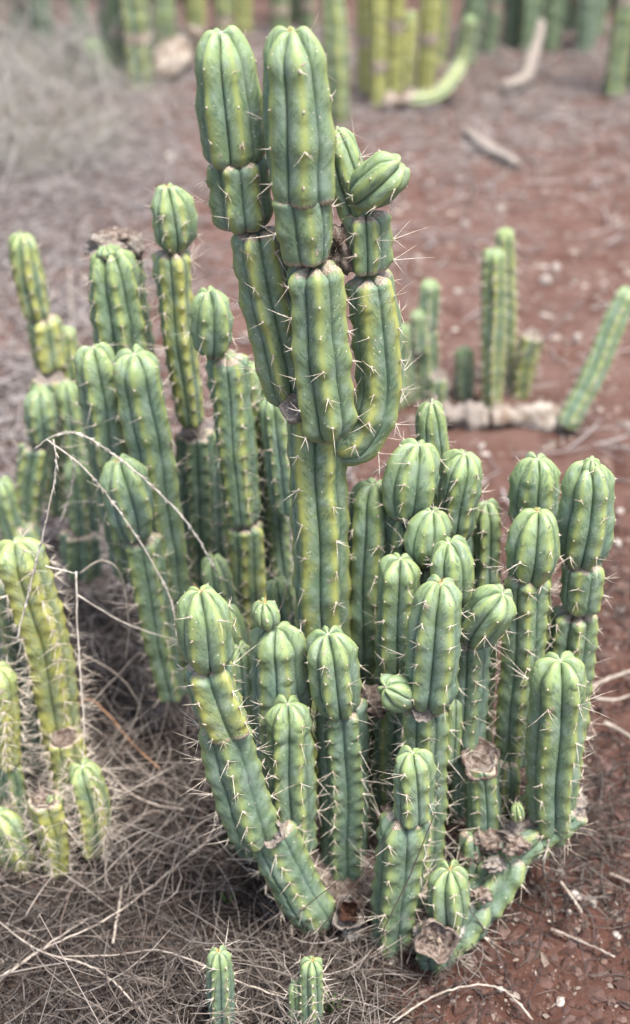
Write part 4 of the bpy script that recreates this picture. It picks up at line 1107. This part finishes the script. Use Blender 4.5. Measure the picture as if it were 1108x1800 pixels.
stalk('long straw crossing below the small blue-green column', [G(-10, 1628) + up * .02, G(70, 1690) + up * .025, G(160, 1722) + up * .03, G(215, 1762) + up * .03, G(262, 1808) + up * .02], 0.0016, 0.0020, seed=11, n=36)
stalk('straight pale straw in front of the small blue-green column', [G(105, 1698) + up * .02, G(205, 1703) + up * .03, G(300, 1722) + up * .06, G(430, 1778) + up * .06, G(520, 1802) + up * .05], 0.0013, 0.0018, seed=12, n=36)
stalk('short pale stick lying in the dead grass', [G(200, 1668) + up * .012, G(216, 1570) + up * .014], 0.0030, 0.0026, seed=13)
stalk('broken grey stick in the lower left litter', [G(-5, 1736) + up * .015, G(60, 1690) + up * .015, G(158, 1626) + up * .015], 0.0022, 0.0016, seed=14)
stalk('curved pale vine over red soil at the bottom right', [G(690, 1806) + up * .01, G(760, 1772) + up * .025, G(835, 1756) + up * .03, G(890, 1765) + up * .025, G(935, 1802) + up * .01], 0.0018, 0.0024, seed=15, n=34, bracts=12)
stalk('dark twig lying on the red soil right of the cut stump', [G(968, 1640) + up * .008, G(1010, 1658) + up * .010, G(1080, 1688) + up * .008], 0.0036, 0.0024, M_TWIG, seed=16, name='twig', cat='twig')
stalk('dark stick at the right edge above the red soil', [G(1072, 1542) + up * .008, G(1115, 1562) + up * .01], 0.0040, 0.0036, M_TWIG, seed=17, name='twig', cat='twig')
stalk('grey twig slanting between pale chips on the right', [G(985, 1558) + up * .01, G(1008, 1590) + up * .01, G(1022, 1612) + up * .01], 0.0032, 0.0024, seed=18, name='twig', cat='twig')
stalk('bleached forked branch on the soil at the right edge', [G(1010, 1245) + up * .03, G(1060, 1225) + up * .04, G(1115, 1206) + up * .04], 0.0050, 0.0040, seed=19, name='dry_branch', cat='branch',
      side=(([G(1060, 1285) + up * .02, G(1090, 1300) + up * .02, G(1112, 1315) + up * .02], 0.005), ([G(1040, 1250) + up * .03, G(1080, 1252) + up * .03, G(1112, 1240) + up * .03], 0.0035)))
stalk('thin upright stem behind the slim yellow-green columns', [G(126, 575), G(134, 470) * 0.5 + G(126, 575) * 0.5 + up * .12, P(140, 380, 3.6)], 0.005, 0.003, seed=20)
stalk('pale dry stick pointing down from the right-hand branch', [P(965, 1475, 1.39), P(955, 1525, 1.39), G(958, 1538)], 0.0020, 0.0028, seed=21)
for q, (x0, y0, x1, y1, lab) in enumerate(((30, 470, 105, 640, 'crossed dry stem left of the cut grey stump'), (95, 225, 85, 300, 'far pale stick in the upper left litter'),
        (410, 1370, 520, 1060, 'thin dry stem slanting in front of the trunk foot'), (460, 1130, 510, 1010, 'thin dry stem leaning against the main trunk'))):
    if q < 2: pts = [G(x0, y0) + up * .02, (G(x0, y0) + G(x1, y1)) / 2 + up * .04, G(x1, y1) + up * .02]; r_ = 0.006
    else: pts = [P(x0, y0, 1.60), P((x0 + x1) / 2 + 8, (y0 + y1) / 2, 1.6), P(x1, y1, 1.62)]; r_ = 0.0011
    stalk(lab, pts, r_, r_ * 0.7, seed=30 + q)

STONE_MESHES = []
for q in range(6):
    r = np.random.default_rng(50 + q)
    import bmesh
    bm = bmesh.new(); bmesh.ops.create_icosphere(bm, subdivisions=3, radius=1.0)
    ax = r.normal(0, 1, (9, 3)); ax /= np.linalg.norm(ax, axis=1)[:, None]; of = r.uniform(0.62, 0.95, 9)
    for v in bm.verts:
        c = np.array(v.co)
        for a_, o_ in zip(ax, of):
            dd = np.dot(c, a_)
            if dd > o_: c = c - a_ * (dd - o_) * 0.9
        v.co = c * (1 + r.normal(0, 0.012))
    me = bpy.data.meshes.new('stone'); bm.to_mesh(me); bm.free()
    me.materials.append(M_STONE)
    for p_ in me.polygons: p_.use_smooth = True
    STONE_MESHES.append(me)
def stone(label, px, py, wpx, hpx, q):
    g = G(px, py); dpt = depth(g)
    o = link(bpy.data.objects.new('pale_stone', STONE_MESHES[q % 6]))
    a = wpx / 2 * dpt / FPX; b_ = hpx / 2 * dpt / FPX
    o.scale = (a, a * 0.8, max(b_, a * 0.35)); o.location = (g[0], g[1], float(ground_z(g[0], g[1])) + o.scale[2] * 0.45)
    o.rotation_euler = (0.2 * math.sin(q * 3), 0.2 * math.cos(q * 5), q * 1.7)
    tag(o, label, 'stone', 'pale stones on the soil')
for q, (x, y, w, h, lab) in enumerate((
        (1010, 1574, 30, 20, 'pale stone on red soil, whitest one right of the branch'), (1043, 1585, 22, 14, 'small pale stone beside the whitest stone'),
        (1078, 1588, 24, 14, 'pale stone near the right edge twig'), (1085, 1640, 20, 12, 'flat pale stone at the right edge below the twig'),
        (985, 1530, 22, 16, 'greyish stone under the right-hand branch'), (78, 1582, 18, 14, 'small bluish white stone in the lower left straw'),
        (4, 1688, 24, 18, 'white stone at the lower left edge'), (268, 1692, 16, 12, 'pinkish pebble at the end of a straw'),
        (180, 238, 22, 18, 'white blurred stone in upper left soil'), (296, 280, 20, 18, 'blurred white stone beyond the reddish-tipped column'),
        (978, 468, 22, 22, 'bright blurred stone on the soil right of the pair'), (960, 495, 24, 22, 'blurred stone just below the bright one on the soil'),
        (1013, 605, 16, 28, 'upright blurred white stone between pair and leaning column'), (765, 690, 30, 22, 'whitish stone at the low knobbly cactus'),
        (878, 365, 16, 16, 'small blurred stone above the pair of columns'), (818, 392, 16, 16, 'lone pale blurred pebble left of the pair top'),
        (930, 885, 20, 14, 'pale stone behind the right-hand tips'), (1090, 900, 18, 12, 'pale stone at the right edge beside the budded tip'),
        (1085, 960, 18, 20, 'pale upright stone right of the budded column'), (1000, 1600, 14, 10, 'tiny pale pebble left of the right-hand stones'),
        (880, 1735, 16, 12, 'reddish pale pebble on bare soil near the vine'), (985, 1755, 22, 14, 'pale chip-like stone at the bottom right'))):
    stone(lab, x, y, w, h, q)

# small green weeds in the straw
def weed(label, px, py, n, h, seed):
    r = np.random.default_rng(seed); g = G(px, py)
    root = bpy.data.objects.new('grass_tuft', None); link(root); tag(root, label, 'weed', 'green weeds in the straw')
    for q in range(n):
        a = r.uniform(0, 6.28); hh = h * r.uniform(0.6, 1.1); sp_ = r.uniform(0.2, 0.8) * hh
        c = smooth_curve([g, g + np.array([math.cos(a) * sp_ * .4, math.sin(a) * sp_ * .4, hh * .7]), g + np.array([math.cos(a) * sp_, math.sin(a) * sp_, hh * .85])], 7)
        sd = np.array([-math.sin(a), math.cos(a), 0]); wd = np.array([.6, .9, 1, .9, .7, .4, .05]) * 0.0018
        V = np.vstack([c - sd * wd[:, None], c + sd * wd[:, None] , c + np.array([0, 0, -0.0006])])
        Q = [(i, i + 1, 8 + i, 7 + i) for i in range(6)] + [(14 + i, 15 + i, 1 + i, i) for i in range(6)] + [(7 + i, 8 + i, 15 + i, 14 + i) for i in range(6)]
        s = Soup(); s.add(V, np.array(Q)); link(bpy.data.objects.new('blade', s.mesh('blade', M_LEAF)), root)
weed('green weed blades beside the short green column', 582, 1790, 7, 0.05, 1)
weed('tiny green weed left of the leaning stem foot', 408, 1500, 5, 0.035, 2)
weed('small green sprig among straw below the leaning stem', 402, 1592, 5, 0.03, 3)

# dim scrub behind the far row
def scrub(label, x0, x1, y, h, n, seed, material=None):
    r = np.random.default_rng(seed)
    root = bpy.data.objects.new('scrub_bush', None); link(root); tag(root, label, 'bush', 'scrub behind the far cacti')
    s = Soup(); cx = (x0 + x1) / 2
    for q in range(7):
        tube(s, [(cx + r.normal(0, .1), y, 0), (cx + r.uniform(-.5, .5) * (x1 - x0) * .6, y + r.normal(0, .15), h * .5), (r.uniform(x0, x1), y + r.normal(0, .25), h * .9)], 0.018, 0.005, 5, 8)
    link(bpy.data.objects.new('trunk', s.mesh('trunk', M_TWIG)), root)
    px = r.uniform(x0, x1, n); pz = r.uniform(0, 1, n) ** 0.8 * h; py = y + r.normal(0, 0.25, n)
    k_ = np.clip(1 - ((px - cx) / ((x1 - x0) / 2)) ** 2, 0, 1) ** 0.4
    pz *= k_ * r.uniform(0.75, 1.0, n)
    c = np.stack([px, py, pz + 0.02], -1)
    d = r.normal(0, 1, (n, 3)); d /= np.linalg.norm(d, axis=1)[:, None]; e = np.cross(d, r.normal(0, 1, (n, 3))); e /= np.linalg.norm(e, axis=1)[:, None]
    l = r.uniform(0.025, 0.06, n)[:, None]
    V = np.stack([c - d * l, c + e * l * .35, c + d * l, c - e * l * .35], 1).reshape(-1, 3)
    Q = np.arange(n * 4).reshape(-1, 4)
    o = link(bpy.data.objects.new('crown', mesh_np('crown', V, [Q], material or M_BUSH, False)), root)
scrub('dark leafy scrub filling the top right behind the columns', 1.1, 3.2, 8.3, 1.1, 9000, 1)
scrub('dim scrub behind the far yellow-stemmed cactus', -0.3, 1.3, 8.8, 0.9, 6000, 2)
scrub('dim grey-green scrub at the top left behind pale columns', -2.8, -0.4, 8.6, 0.9, 8000, 3)

# ------------------------------------------------------------------ every Empty stands at its thing's base
for o in list(bpy.data.objects):
    if o.type != 'EMPTY' or o.parent: continue
    if 'base' in o.keys():
        b_ = Vector(o['base']); del o['base']
    else:
        pts_ = [Vector(v) for c_ in o.children for v in c_.bound_box]
        b_ = Vector((sum(v.x for v in pts_) / len(pts_), sum(v.y for v in pts_) / len(pts_), 0.0))
    o.location = b_
    for c_ in o.children: c_.location = c_.location - b_
